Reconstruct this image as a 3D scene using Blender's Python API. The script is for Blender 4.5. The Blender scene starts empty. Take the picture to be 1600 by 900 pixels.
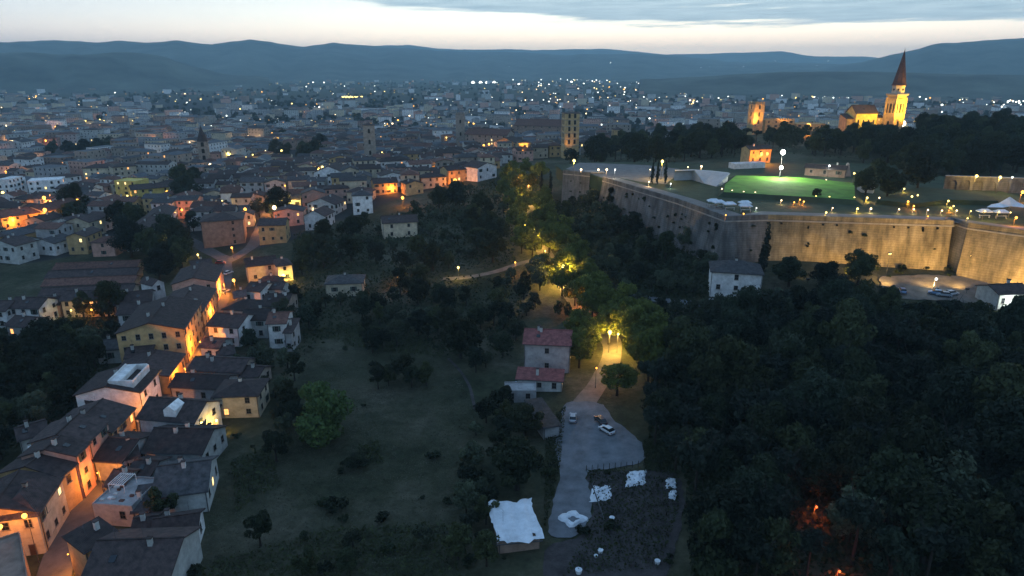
import bpy, bmesh, math, random
import numpy as np
from mathutils import Vector

random.seed(7)
rng = np.random.default_rng(7)
scene = bpy.context.scene
col = scene.collection
R = math.radians

# ---------------------------------------------------------------- camera
CH, PITCH, F = 80.0, R(18.0), 1067.0
cam_d = bpy.data.cameras.new("camera")
cam_d.sensor_width = 36.0
cam_d.lens = 36.0 * F / 1600.0
cam_d.clip_start = 0.5
cam_d.clip_end = 60000
cam = bpy.data.objects.new("camera", cam_d)
col.objects.link(cam)
cam.location = (0, 0, CH)
cam.rotation_euler = (math.pi / 2 - PITCH, 0, 0)
scene.camera = cam

# ---------------------------------------------------------------- view and sampling
scene.view_settings.view_transform = 'Standard'
scene.view_settings.look = 'None'
scene.view_settings.exposure = 0.52
scene.view_settings.gamma = 1.0
scene.render.engine = 'CYCLES'
cy = scene.cycles
cy.max_bounces = 5
cy.diffuse_bounces = 2
cy.glossy_bounces = 2
cy.transmission_bounces = 3
cy.transparent_max_bounces = 4
cy.volume_bounces = 1
cy.sample_clamp_indirect = 3.0
cy.sample_clamp_direct = 0.0
cy.caustics_reflective = False
cy.caustics_refractive = False
try:
    cy.use_denoising = True
    cy.denoiser = 'OPENIMAGEDENOISE'
    cy.use_light_tree = True
except Exception:
    pass

# ---------------------------------------------------------------- world: afterglow sky with a cloud deck
world = bpy.data.worlds.new("World")
scene.world = world
world.use_nodes = True
wn = world.node_tree.nodes
wl = world.node_tree.links
wn.clear()


def W(t, **kw):
    n = wn.new(t)
    for k, v in kw.items():
        setattr(n, k, v)
    return n


def wmath(op, a, b=None, c=None, clamp=False):
    n = wn.new('ShaderNodeMath')
    n.operation = op
    n.use_clamp = clamp
    for i, x in enumerate((a, b, c)):
        if x is None:
            continue
        if isinstance(x, (int, float)):
            n.inputs[i].default_value = x
        else:
            wl.new(x, n.inputs[i])
    return n.outputs[0]


def wmap(x, a, b, lo=0.0, hi=1.0):
    n = wn.new('ShaderNodeMapRange')
    n.interpolation_type = 'SMOOTHSTEP'
    wl.new(x, n.inputs[0])
    for i, v in enumerate((a, b, lo, hi)):
        n.inputs[i + 1].default_value = v
    return n.outputs[0]


tc = W('ShaderNodeTexCoord')
sep = W('ShaderNodeSeparateXYZ')
wl.new(tc.outputs['Generated'], sep.inputs[0])
az = wmath('ARCTAN2', sep.outputs[0], sep.outputs[1])          # 0 is straight ahead, right positive
el = wmath('ARCSINE', sep.outputs[2])
eld = wmath('MULTIPLY', el, 57.2958)
azd = wmath('MULTIPLY', az, 57.2958)
ramp = W('ShaderNodeValToRGB')
wl.new(wmap(eld, -5, 85, 0, 1), ramp.inputs[0])
ramp.color_ramp.interpolation = 'LINEAR'
n_lin = wn.new('ShaderNodeMapRange')
wl.new(eld, n_lin.inputs[0])
n_lin.inputs[1].default_value = 0
n_lin.inputs[2].default_value = 90
wl.new(n_lin.outputs[0], ramp.inputs[0])
SKY = [(0.0, (1.95, 1.55, 1.15)), (1.8, (1.85, 1.50, 1.10)), (2.6, (1.75, 1.52, 1.16)), (3.4, (1.45, 1.38, 1.14)),
       (5.5, (0.88, 1.0, 0.99)), (11, (0.50, 0.65, 0.78)), (25, (0.23, 0.39, 0.59)), (50, (0.16, 0.295, 0.49)), (90, (0.14, 0.27, 0.455))]
cr = ramp.color_ramp
while len(cr.elements) < len(SKY):
    cr.elements.new(0.5)
for e, (d, c) in zip(cr.elements, SKY):
    e.position = d / 90.0
    e.color = (*c, 1)
# the glow sits round the place where the sun went down and dies away from it
glow = wmap(wmath('ABSOLUTE', wmath('SUBTRACT', azd, 10.0)), 0, 98, 1.0, 0.0)
skymix = W('ShaderNodeMix', data_type='RGBA')
wl.new(glow, skymix.inputs[0])
skymix.inputs[6].default_value = (0.13, 0.25, 0.47, 1)
wl.new(ramp.outputs[0], skymix.inputs[7])


class _S:
    outputs = [skymix.outputs[2]]


skyc = _S()
# physical twilight sky underneath
nish = W('ShaderNodeTexSky', sky_type='NISHITA', sun_disc=False)
nish.sun_elevation = R(-1.0)
nish.sun_rotation = R(10)
nsc = W('ShaderNodeVectorMath', operation='SCALE')
wl.new(nish.outputs[0], nsc.inputs[0])
nsc.inputs['Scale'].default_value = 0.012
sadd = W('ShaderNodeVectorMath', operation='ADD')
wl.new(skyc.outputs[0], sadd.inputs[0])
wl.new(nsc.outputs[0], sadd.inputs[1])
# clouds: long flat streaks, a closed deck to the right above three degrees
cv = W('ShaderNodeCombineXYZ')
wl.new(wmath('MULTIPLY', azd, 0.085), cv.inputs[0])
wl.new(wmath('MULTIPLY', eld, 1.5), cv.inputs[1])
n1 = W('ShaderNodeTexNoise')
wl.new(cv.outputs[0], n1.inputs['Vector'])
n1.inputs['Scale'].default_value = 1.0
n1.inputs['Detail'].default_value = 6
n1.inputs['Roughness'].default_value = 0.58
n1.inputs['Distortion'].default_value = 0.15
edge = wmap(azd, -32, 16, 5.6, 2.85)
deck = wmath('MULTIPLY', wmath('SUBTRACT', eld, edge), 0.34)
deck = wmath('MINIMUM', wmath('MAXIMUM', deck, -0.28), 0.26)
far = wmap(eld, 7, 26, 0.0, -0.30)
cl = wmath('ADD', wmath('ADD', n1.outputs[0], deck), far)
cmask = wmap(cl, 0.45, 0.66, 0.0, 0.95)
cmask = wmath('MULTIPLY', cmask, wmap(eld, 1.2, 2.4))
cmix = W('ShaderNodeMix', data_type='RGBA')
wl.new(cmask, cmix.inputs[0])
wl.new(sadd.outputs[0], cmix.inputs[6])
n2 = W('ShaderNodeTexNoise')
wl.new(cv.outputs[0], n2.inputs['Vector'])
n2.inputs['Scale'].default_value = 3.0
n2.inputs['Detail'].default_value = 5
ccol = W('ShaderNodeValToRGB')
wl.new(n2.outputs[0], ccol.inputs[0])
ccol.color_ramp.elements[0].position = 0.3
ccol.color_ramp.elements[0].color = (0.34, 0.48, 0.56, 1)
ccol.color_ramp.elements[1].position = 0.75
ccol.color_ramp.elements[1].color = (0.56, 0.70, 0.76, 1)
wl.new(ccol.outputs[0], cmix.inputs[7])
bg = W('ShaderNodeBackground')
bg.inputs[1].default_value = 1.0
wl.new(cmix.outputs[2], bg.inputs[0])
wo = W('ShaderNodeOutputWorld')
wl.new(bg.outputs[0], wo.inputs[0])


# ---------------------------------------------------------------- the lie of the land
def ray(u, v):
    a, c = (u - 800.0) / F, -(v - 450.0) / F
    return np.array([a, math.cos(PITCH) + c * math.sin(PITCH), -math.sin(PITCH) + c * math.cos(PITCH)])


def on_level(u, v, z):
    d = ray(u, v)
    t = (z - CH) / d[2]
    return np.array([d[0] * t, d[1] * t, z])


def pix(x, y, z):
    dz = z - CH
    dep = y * math.cos(PITCH) - dz * math.sin(PITCH)
    up = y * math.sin(PITCH) + dz * math.cos(PITCH)
    return 800 + F * x / dep, 450 - F * up / dep


SURVEY = [(100, 870, 0), (-200, 800, 0), (400, 900, 0), (800, 900, 0), (1150, 900, 3), (1500, 900, 7), (1900, 800, 8), (560, 600, -1), (700, 500, 0),
          (450, 480, 0), (200, 560, 0), (-100, 560, -1), (330, 400, 0), (850, 630, 0), (1000, 640, 2), (1250, 640, 5), (1550, 640, 8),
          (940, 500, 3), (870, 440, 5), (830, 350, 10), (1150, 460, 15), (1050, 470, 10), (1450, 447, 17), (1600, 452, 17), (1380, 445, 17), (1480, 417, 19), (1380, 416, 19),
          (1600, 442, 16), (1800, 470, 16), (1300, 500, 13), (1550, 500, 14), (930, 320, 23), (1090, 400, 18), (1000, 400, 13), (900, 400, 8), (800, 420, 4),
          (700, 400, 4), (600, 360, 6), (800, 300, 16), (700, 280, 14), (800, 260, 16), (900, 240, 16), (1000, 250, 24),
          (1100, 245, 31), (1250, 245, 32.5), (1400, 240, 32.5), (1550, 240, 32.5), (1800, 250, 31), (1400, 208, 33), (1200, 208, 30), (1050, 225, 20),
          (1600, 205, 32), (525, 290, 9), (400, 300, 4), (300, 330, 1), (100, 350, -1), (-200, 350, -3), (100, 250, -8), (400, 240, -3),
          (600, 250, 4), (700, 235, 5), (850, 215, 0), (300, 210, -15), (-300, 220, -16), (700, 205, -10)]
sp = np.array([on_level(*s) for s in SURVEY])
extra = [(-60, 20, 0), (60, 20, 2), (-250, 20, 0), (250, 20, 8), (-150, -200, 0), (150, -200, 3)]
extra += [(x, 1250, -25) for x in (-900, -600, -300, 0, 300, 600, 900)] + [(x, 950, -16) for x in (300, 600)]
sp = np.vstack([sp, np.array(extra, float)])


def tps_kernel(r2):
    return r2 * np.log(r2 + 1e-9) * 0.5


S = 100.0
A_xy = sp[:, :2] / S
n_s = len(sp)
K = tps_kernel(((A_xy[:, None] - A_xy[None]) ** 2).sum(-1)) + np.eye(n_s) * 0.02
Pm = np.hstack([np.ones((n_s, 1)), A_xy])
L = np.block([[K, Pm], [Pm.T, np.zeros((3, 3))]])
sol = np.linalg.solve(L, np.concatenate([sp[:, 2], np.zeros(3)]))
GX0, GY0, GS, GNX, GNY = -1000.0, -240.0, 5.0, 401, 350
gx = GX0 + GS * np.arange(GNX)
gy = GY0 + GS * np.arange(GNY)
GXX, GYY = np.meshgrid(gx, gy)
q = np.stack([GXX.ravel(), GYY.ravel()], 1) / S
Z = np.zeros(len(q))
for k in range(n_s):
    Z += sol[k] * tps_kernel(((q - A_xy[k]) ** 2).sum(1))
Z += sol[n_s] + q @ sol[n_s + 1:]
Z = np.clip(Z, -26, 34).reshape(GNY, GNX)
t_ = np.clip((GYY - 850) / 380, 0, 1)
t_ = t_ * t_ * (3 - 2 * t_)
Z = Z * (1 - t_) - 25 * t_
t2 = np.clip((np.abs(GXX) - 650) / 300, 0, 1)
Z = Z * (1 - t2) + (-25) * t2 * np.clip(GYY / 700, 0, 1) + Z * t2 * (1 - np.clip(GYY / 700, 0, 1))
Z += 0.25 * np.sin(GXX * 0.11 + 1.3) * np.sin(GYY * 0.09)


def terr(x, y):
    x = np.asarray(x, float)
    y = np.asarray(y, float)
    fx = np.clip((x - GX0) / GS, 0, GNX - 1.001)
    fy = np.clip((y - GY0) / GS, 0, GNY - 1.001)
    ix, iy = fx.astype(int), fy.astype(int)
    a, b = fx - ix, fy - iy
    z = (Z[iy, ix] * (1 - a) * (1 - b) + Z[iy, ix + 1] * a * (1 - b) + Z[iy + 1, ix] * (1 - a) * b + Z[iy + 1, ix + 1] * a * b)
    return np.where((y > GY0 + GS * (GNY - 2)) | (np.abs(x) > 995), -25.0, z)


def at(u, v, h=0.0):
    """point where the sight line through (u, v) of the survey picture meets the land (plus h)"""
    d = ray(u, v)
    t0, step = 40.0, 4.0
    t = t0
    while t < 9000:
        p = d * t + np.array([0, 0, CH])
        if p[2] < float(terr(p[0], p[1])) + h:
            lo, hi = t - step, t
            for _ in range(18):
                m = 0.5 * (lo + hi)
                p = d * m + np.array([0, 0, CH])
                if p[2] < float(terr(p[0], p[1])) + h:
                    hi = m
                else:
                    lo = m
            return p
        step = max(3.0, t * 0.012)
        t += step
    return d * 9000 + np.array([0, 0, CH])


def inside(px, py, poly):
    c = False
    n = len(poly)
    for i in range(n):
        x1, y1 = poly[i]
        x2, y2 = poly[i - 1]
        if (y1 > py) != (y2 > py) and px < (x2 - x1) * (py - y1) / (y2 - y1) + x1:
            c = not c
    return c


# ---------------------------------------------------------------- helpers
def mesh_obj(name, verts, faces, mats, parent=None, midx=None, smooth=False, loc=None):
    me = bpy.data.meshes.new(name)
    me.from_pydata([tuple(v) for v in verts], [], [tuple(f) for f in faces])
    for m in (mats if isinstance(mats, (list, tuple)) else [mats]):
        me.materials.append(m)
    if midx is not None:
        me.polygons.foreach_set('material_index', np.asarray(midx, dtype=np.int32))
    if smooth:
        me.polygons.foreach_set('use_smooth', np.ones(len(me.polygons), dtype=bool))
    return link(name, me, parent, loc)


def link(name, me, parent=None, loc=None, rot=None, scale=None):
    o = bpy.data.objects.new(name, me)
    col.objects.link(o)
    if parent is not None:
        o.parent = parent
    if loc is not None:
        o.location = loc
    if rot is not None:
        o.rotation_euler = rot
    if scale is not None:
        o.scale = scale
    return o


class MB:
    """gathers boxes, prisms and tubes for one mesh"""
    def __init__(self):
        self.v, self.f, self.m = [], [], []

    def add(self, vs, fs, mi=0):
        b = len(self.v)
        self.v += [tuple(p) for p in vs]
        self.f += [tuple(b + i for i in f) for f in fs]
        self.m += [mi] * len(fs)
        return self

    def box(self, x0, y0, z0, x1, y1, z1, mi=0, yaw=0.0, c=(0, 0)):
        vs = [(x, y, z) for z in (z0, z1) for x, y in ((x0, y0), (x1, y0), (x1, y1), (x0, y1))]
        if yaw:
            ca, sa = math.cos(yaw), math.sin(yaw)
            vs = [(c[0] + (x - c[0]) * ca - (y - c[1]) * sa, c[1] + (x - c[0]) * sa + (y - c[1]) * ca, z) for x, y, z in vs]
        return self.add(vs, [(3, 2, 1, 0), (4, 5, 6, 7), (0, 1, 5, 4), (1, 2, 6, 5), (2, 3, 7, 6), (3, 0, 4, 7)], mi)

    def ring(self, cx, cy_, levels, n=8, mi=0, a0=0.0, cap=True):
        """stack of rings: levels = [(z, r)]"""
        vs, fs = [], []
        for z, r in levels:
            for k in range(n):
                a = a0 + 2 * math.pi * k / n
                vs.append((cx + r * math.cos(a), cy_ + r * math.sin(a), z))
        for i in range(len(levels) - 1):
            for k in range(n):
                a, b = i * n + k, i * n + (k + 1) % n
                fs.append((a, b, b + n, a + n))
        if cap:
            fs.append(tuple(range(n - 1, -1, -1)))
            fs.append(tuple(range((len(levels) - 1) * n, len(levels) * n)))
        return self.add(vs, fs, mi)

    def tube(self, p, q_, r0, r1, n=6, mi=0):
        p, q_ = Vector(p), Vector(q_)
        d = (q_ - p).normalized()
        s = d.cross(Vector((0, 0, 1)))
        s = s.normalized() if s.length > 1e-4 else Vector((1, 0, 0))
        t = d.cross(s)
        vs = []
        for c, r in ((p, r0), (q_, r1)):
            for k in range(n):
                a = 2 * math.pi * k / n
                vs.append(c + (s * math.cos(a) + t * math.sin(a)) * r)
        fs = [(k, (k + 1) % n, n + (k + 1) % n, n + k) for k in range(n)] + [tuple(range(n - 1, -1, -1)), tuple(range(n, 2 * n))]
        return self.add(vs, fs, mi)

    def slab(self, tops, faces, t, mi=0):
        """roof surface with thickness t straight down"""
        n = len(tops)
        vs = list(tops) + [(x, y, z - t) for x, y, z in tops]
        fs = [tuple(f) for f in faces] + [tuple(n + i for i in reversed(f)) for f in faces]
        edges = {}
        for f in faces:
            for i in range(len(f)):
                a, b = f[i], f[(i + 1) % len(f)]
                edges[(a, b)] = 1
        for (a, b) in edges:
            if (b, a) not in edges:
                fs.append((b, a, n + a, n + b))
        return self.add(vs, fs, mi)

    def build(self, name, mats, parent=None, smooth=False, loc=None):
        return mesh_obj(name, self.v, self.f, mats, parent, self.m, smooth, loc)


def thing(name, label, cat, loc=(0, 0, 0), rz=0.0, group=None):
    o = bpy.data.objects.new(name, None)
    col.objects.link(o)
    o.empty_display_size = 0.5
    o.location = loc
    o.rotation_euler = (0, 0, rz)
    tag(o, label, cat, group)
    return o


def tag(o, label=None, cat=None, group=None, kind=None):
    if label:
        o['label'] = label
    if cat:
        o['category'] = cat
    if group:
        o['group'] = group
    if kind:
        o['kind'] = kind
    return o


LANDMARKS = [("the cathedral spire", 1400, 150), ("the arcaded bell tower", 890, 205), ("the spired bell tower", 322, 225),
             ("the dark square tower", 580, 220), ("the floodlit lawn", 1235, 290), ("the white villa", 1150, 435),
             ("the red roofed house", 850, 540), ("the gravel yard", 935, 700), ("the white shed roof", 815, 812), ("the big brown block", 345, 355),
             ("the orange lit street", 270, 570), ("the green tree", 500, 610), ("the rampart corner", 1150, 370),
             ("the rampart cleft", 1488, 380), ("the rampart car park", 1460, 452), ("the glowing roadside tree", 955, 515),
             ("the amber avenue bend", 885, 430), ("the pink house", 160, 385), ("the lamplit terrace row", 60, 330),
             ("the large white gable", 520, 272), ("the lone white house", 625, 348), ("the low cottage", 540, 442),
             ("the orange lit house", 718, 270), ("the long dark sheds", 130, 440), ("the white marquee", 1570, 325),
             ("the curved white ramp", 1095, 275), ("the yellow tower house", 200, 290), ("the apartment rows", 75, 275), ("the orange church apse", 790, 222)]
PENDING = []
ORD = ['nearest', 'second nearest', 'third nearest', 'fourth nearest', 'fifth nearest', 'sixth nearest', 'seventh nearest', 'eighth nearest', 'ninth nearest',
       'tenth nearest', 'eleventh nearest', 'twelfth nearest', 'thirteenth nearest', 'fourteenth nearest', 'fifteenth nearest', 'sixteenth nearest',
       'seventeenth nearest', 'eighteenth nearest', 'nineteenth nearest', 'twentieth nearest'] + ['twenty ' + k + ' nearest' for k in ('first', 'second', 'third', 'fourth', 'fifth', 'sixth', 'seventh', 'eighth', 'ninth')]


def later_label(o, base, u, v):
    PENDING.append((o, base, u, v))


def settle_labels():
    groups = {}
    for o, base, u, v in PENDING:
        best = min(LANDMARKS, key=lambda m: (m[1] - u) ** 2 + (1.6 * (m[2] - v)) ** 2)
        dx, dy = u - best[1], v - best[2]
        rel = ('left of' if dx < 0 else 'right of') if abs(dx) > 1.3 * abs(dy) else ('beyond' if dy < 0 else 'in front of')
        groups.setdefault((base, rel, best[0]), []).append((math.hypot(dx, dy), o))
    for (base, rel, lm), lst in groups.items():
        lst.sort(key=lambda t: t[0])
        for i, (d, o) in enumerate(lst):
            if len(lst) == 1:
                o['label'] = f"{base} {rel} {lm}"
            elif i == len(lst) - 1 and i > 1:
                o['label'] = f"{base}, farthest {rel} {lm}"
            else:
                o['label'] = f"{base}, {ORD[min(i, 28)]} {rel} {lm}"


# ---------------------------------------------------------------- materials
def mat(name, c, rough=0.85, var=0.25, scale=0.6, objvar=0.0, bump=0.0, bscale=4.0, c2=None, spec=0.3):
    m = bpy.data.materials.new(name)
    m.use_nodes = True
    nt = m.node_tree
    b = nt.nodes['Principled BSDF']
    b.inputs['Roughness'].default_value = rough
    b.inputs['Specular IOR Level'].default_value = spec
    geo = nt.nodes.new('ShaderNodeNewGeometry')
    nz = nt.nodes.new('ShaderNodeTexNoise')
    nz.inputs['Scale'].default_value = scale
    nz.inputs['Detail'].default_value = 5
    nz.inputs['Roughness'].default_value = 0.65
    nt.links.new(geo.outputs['Position'], nz.inputs['Vector'])
    r = nt.nodes.new('ShaderNodeValToRGB')
    r.color_ramp.elements[0].position = 0.3
    r.color_ramp.elements[1].position = 0.7
    lo = tuple(x * (1 - var) for x in c)
    hi = tuple(min(1, x * (1 + var)) for x in (c2 or c))
    r.color_ramp.elements[0].color = (*lo, 1)
    r.color_ramp.elements[1].color = (*hi, 1)
    nt.links.new(nz.outputs[0], r.inputs[0])
    out = r.outputs[0]
    if objvar:
        oi = nt.nodes.new('ShaderNodeObjectInfo')
        mr = nt.nodes.new('ShaderNodeMapRange')
        nt.links.new(oi.outputs['Random'], mr.inputs[0])
        mr.inputs[3].default_value = 1 - objvar
        mr.inputs[4].default_value = 1 + objvar
        sc = nt.nodes.new('ShaderNodeVectorMath')
        sc.operation = 'SCALE'
        nt.links.new(out, sc.inputs[0])
        nt.links.new(mr.outputs[0], sc.inputs['Scale'])
        out = sc.outputs[0]
    nt.links.new(out, b.inputs['Base Color'])
    if bump:
        nb = nt.nodes.new('ShaderNodeTexNoise')
        nb.inputs['Scale'].default_value = bscale
        nb.inputs['Detail'].default_value = 4
        nt.links.new(geo.outputs['Position'], nb.inputs['Vector'])
        bp = nt.nodes.new('ShaderNodeBump')
        bp.inputs['Strength'].default_value = bump
        bp.inputs['Distance'].default_value = 0.3
        nt.links.new(nb.outputs[0], bp.inputs['Height'])
        nt.links.new(bp.outputs[0], b.inputs['Normal'])
    return m


def emit(name, c, s, sample=False):
    m = bpy.data.materials.new(name)
    m.use_nodes = True
    nt = m.node_tree
    b = nt.nodes['Principled BSDF']
    b.inputs['Base Color'].default_value = (0.1, 0.1, 0.1, 1)
    b.inputs['Emission Color'].default_value = (*c, 1)
    b.inputs['Emission Strength'].default_value = s
    try:
        m.cycles.emission_sampling = 'AUTO' if sample else 'NONE'
    except Exception:
        pass
    return m


def leaf_mat(name, c, c2, objvar=0.5):
    m = mat(name, c, rough=0.7, var=0.3, scale=0.5, objvar=objvar, c2=c2, spec=0.2)
    nt = m.node_tree
    b = nt.nodes['Principled BSDF']
    src = b.inputs['Base Color'].links[0].from_socket
    tr = nt.nodes.new('ShaderNodeBsdfTranslucent')
    nt.links.new(src, tr.inputs[0])
    mx = nt.nodes.new('ShaderNodeMixShader')
    mx.inputs[0].default_value = 0.35
    nt.links.new(b.outputs[0], mx.inputs[1])
    nt.links.new(tr.outputs[0], mx.inputs[2])
    nt.links.new(mx.outputs[0], nt.nodes['Material Output'].inputs[0])
    return m


M = {}
WALLS = {'white': (0.68, 0.68, 0.67), 'cream': (0.52, 0.45, 0.33), 'ochre': (0.48, 0.33, 0.16), 'pink': (0.50, 0.30, 0.24), 'grey': (0.34, 0.34, 0.34),
         'brown': (0.27, 0.19, 0.15), 'pale': (0.45, 0.46, 0.44), 'yellow': (0.52, 0.42, 0.13), 'stone': (0.30, 0.26, 0.22)}
for k, c in WALLS.items():
    M[k] = mat('plaster_' + k, c, 0.9, 0.30, 0.55, 0.15, 0.25, 2.0)


def tile_mat(name, c, c2):
    m = mat(name, c, 0.85, 0.35, 0.9, 0.3, 0.0, c2=c2)
    nt = m.node_tree
    b = nt.nodes['Principled BSDF']
    geo = nt.nodes.new('ShaderNodeTexCoord')
    wv = nt.nodes.new('ShaderNodeTexWave')
    wv.inputs['Scale'].default_value = 1.4
    wv.inputs['Distortion'].default_value = 1.0
    nt.links.new(geo.outputs['Object'], wv.inputs['Vector'])
    bp = nt.nodes.new('ShaderNodeBump')
    bp.inputs['Strength'].default_value = 0.5
    bp.inputs['Distance'].default_value = 0.15
    nt.links.new(wv.outputs[1], bp.inputs['Height'])
    nt.links.new(bp.outputs[0], b.inputs['Normal'])
    return m


M['tile'] = tile_mat('tile_brown', (0.034, 0.027, 0.028), (0.062, 0.043, 0.040))
M['tile_red'] = tile_mat('tile_red', (0.085, 0.044, 0.036), (0.135, 0.066, 0.050))
M['tile_grey'] = tile_mat('tile_grey', (0.040, 0.040, 0.044), (0.068, 0.066, 0.069))
M['tile_bright'] = tile_mat('tile_fresh_red', (0.16, 0.055, 0.052), (0.21, 0.075, 0.07))
M['flat'] = mat('flat_roof', (0.10, 0.11, 0.12), 0.9, 0.3, 0.4, 0.2)
M['metal'] = mat('dark_metal', (0.06, 0.06, 0.065), 0.5, 0.15, 2)
M['glass'] = mat('window_glass', (0.015, 0.018, 0.022), 0.12, 0.2, 1.0, spec=0.5)
M['frame'] = mat('window_frame', (0.22, 0.2, 0.18), 0.7, 0.2, 2.0)
M['shutter'] = mat('green_shutter', (0.03, 0.065, 0.06), 0.7, 0.2, 2.0)
M['lit_warm'] = emit('lit_window_warm', (1.0, 0.42, 0.12), 1.5)
M['lit_yellow'] = emit('lit_window_yellow', (1.0, 0.72, 0.28), 1.6)
M['asphalt'] = mat('asphalt', (0.085, 0.085, 0.09), 0.9, 0.25, 0.5, bump=0.2, bscale=6)
M['gravel'] = mat('gravel', (0.14, 0.15, 0.165), 0.95, 0.38, 0.28, bump=0.4, bscale=5)
M['roadway'] = mat('pale_road', (0.155, 0.135, 0.115), 0.95, 0.35, 0.35, bump=0.2, bscale=5)
M['dirt'] = mat('bare_earth', (0.052, 0.045, 0.045), 0.97, 0.5, 0.5, bump=0.8, bscale=2.5)
M['bark'] = mat('bark', (0.028, 0.022, 0.018), 0.9, 0.3, 2.0)
M['canvas'] = mat('white_canvas', (0.66, 0.70, 0.74), 0.7, 0.2, 0.5, bump=0.3, bscale=1.5)
M['leaf'] = leaf_mat('foliage_dark', (0.013, 0.021, 0.010), (0.030, 0.042, 0.019))
M['leaf_olive'] = leaf_mat('foliage_olive', (0.040, 0.054, 0.033), (0.072, 0.090, 0.055))
M['leaf_b'] = leaf_mat('foliage_mid', (0.025, 0.034, 0.014), (0.052, 0.064, 0.027))
M['leaf_c'] = leaf_mat('foliage_cool', (0.012, 0.021, 0.013), (0.026, 0.040, 0.025))
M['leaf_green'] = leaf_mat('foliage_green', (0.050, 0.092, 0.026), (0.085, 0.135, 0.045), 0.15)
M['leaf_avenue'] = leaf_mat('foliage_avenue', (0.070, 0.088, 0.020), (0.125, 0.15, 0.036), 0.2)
M['needle'] = leaf_mat('needles', (0.012, 0.020, 0.014), (0.024, 0.034, 0.024), 0.2)

# ---------------------------------------------------------------- ground, plain and hills
TOWN = [(-900, 140), (-900, 440), (60, 410), (180, 385), (215, 335), (290, 372), (330, 385), (395, 390), (470, 372), (480, 356), (560, 338), (590, 322),
        (650, 300), (700, 292), (790, 256), (860, 246), (960, 236), (1050, 222), (1110, 212), (1160, 196), (1330, 190), (2300, 180), (2300, 140)]


def in_town(x, y):
    z = float(terr(x, y))
    u, v = pix(x, y, z)
    return inside(u, v, TOWN)


xs = np.concatenate([[-14000, -9000, -5000, -3000, -1700], gx, [1700, 3000, 5000, 9000, 14000]])
ys = np.concatenate([[-14000, -6000, -2000, -800], gy, [1700, 2100, 2700, 3500, 4500, 6000, 8000, 10500, 14000]])
XX, YY = np.meshgrid(xs, ys)
ZZ = terr(np.clip(XX, -990, 990), np.maximum(YY, GY0))
ZZ[np.abs(XX) > 1000] = -25
nx, ny = len(xs), len(ys)
gv = np.stack([XX.ravel(), YY.ravel(), ZZ.ravel()], 1)
ii = np.arange(ny - 1)[:, None] * nx + np.arange(nx - 1)[None]
gf = np.stack([ii, ii + 1, ii + nx + 1, ii + nx], -1).reshape(-1, 4)
gmesh = bpy.data.meshes.new("ground")
gmesh.vertices.add(len(gv))
gmesh.vertices.foreach_set('co', gv.ravel())
gmesh.loops.add(gf.size)
gmesh.loops.foreach_set('vertex_index', gf.ravel().astype(np.int32))
gmesh.polygons.add(len(gf))
gmesh.polygons.foreach_set('loop_start', np.arange(0, gf.size, 4, dtype=np.int32))
gmesh.polygons.foreach_set('loop_total', np.full(len(gf), 4, dtype=np.int32))
gmesh.update()
gmesh.polygons.foreach_set('use_smooth', np.ones(len(gf), dtype=bool))
# which part of the ground is paved town
dep_ = gv[:, 1] * math.cos(PITCH) - (gv[:, 2] - CH) * math.sin(PITCH)
up_ = gv[:, 1] * math.sin(PITCH) + (gv[:, 2] - CH) * math.cos(PITCH)
okd = dep_ > 20
pu = np.where(okd, 800 + F * gv[:, 0] / np.where(okd, dep_, 1), -1e5)
pv = np.where(okd, 450 - F * up_ / np.where(okd, dep_, 1), 1e5)
ins = np.zeros(len(gv), bool)
for i in range(len(TOWN)):
    (x1, y1), (x2, y2) = TOWN[i], TOWN[i - 1]
    if y1 == y2:
        continue
    ins ^= ((y1 > pv) != (y2 > pv)) & (pu < (x2 - x1) * (pv - y1) / (y2 - y1) + x1)
urban = (ins & (gv[:, 1] < 2600)).astype(np.float32)
att = gmesh.attributes.new('urban', 'FLOAT', 'POINT')
att.data.foreach_set('value', urban)

gm = bpy.data.materials.new('ground_cover')
gm.use_nodes = True
nt = gm.node_tree
b = nt.nodes['Principled BSDF']
b.inputs['Roughness'].default_value = 0.95
b.inputs['Specular IOR Level'].default_value = 0.1
geo = nt.nodes.new('ShaderNodeNewGeometry')


def gnoise(scale, detail=6, rough=0.65):
    n = nt.nodes.new('ShaderNodeTexNoise')
    n.inputs['Scale'].default_value = scale
    n.inputs['Detail'].default_value = detail
    n.inputs['Roughness'].default_value = rough
    nt.links.new(geo.outputs['Position'], n.inputs['Vector'])
    return n.outputs[0]


def gramp(src, stops):
    r = nt.nodes.new('ShaderNodeValToRGB')
    e = r.color_ramp.elements
    while len(e) < len(stops):
        e.new(0.5)
    for k, (p, c) in enumerate(stops):
        e[k].position = p
        e[k].color = (*c, 1)
    nt.links.new(src, r.inputs[0])
    return r.outputs[0]


def gmix(fac, a, c, mode='MIX'):
    m = nt.nodes.new('ShaderNodeMix')
    m.data_type = 'RGBA'
    m.blend_type = mode
    if isinstance(fac, float):
        m.inputs[0].default_value = fac
    else:
        nt.links.new(fac, m.inputs[0])
    nt.links.new(a, m.inputs[6])
    nt.links.new(c, m.inputs[7])
    return m.outputs[2]


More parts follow.
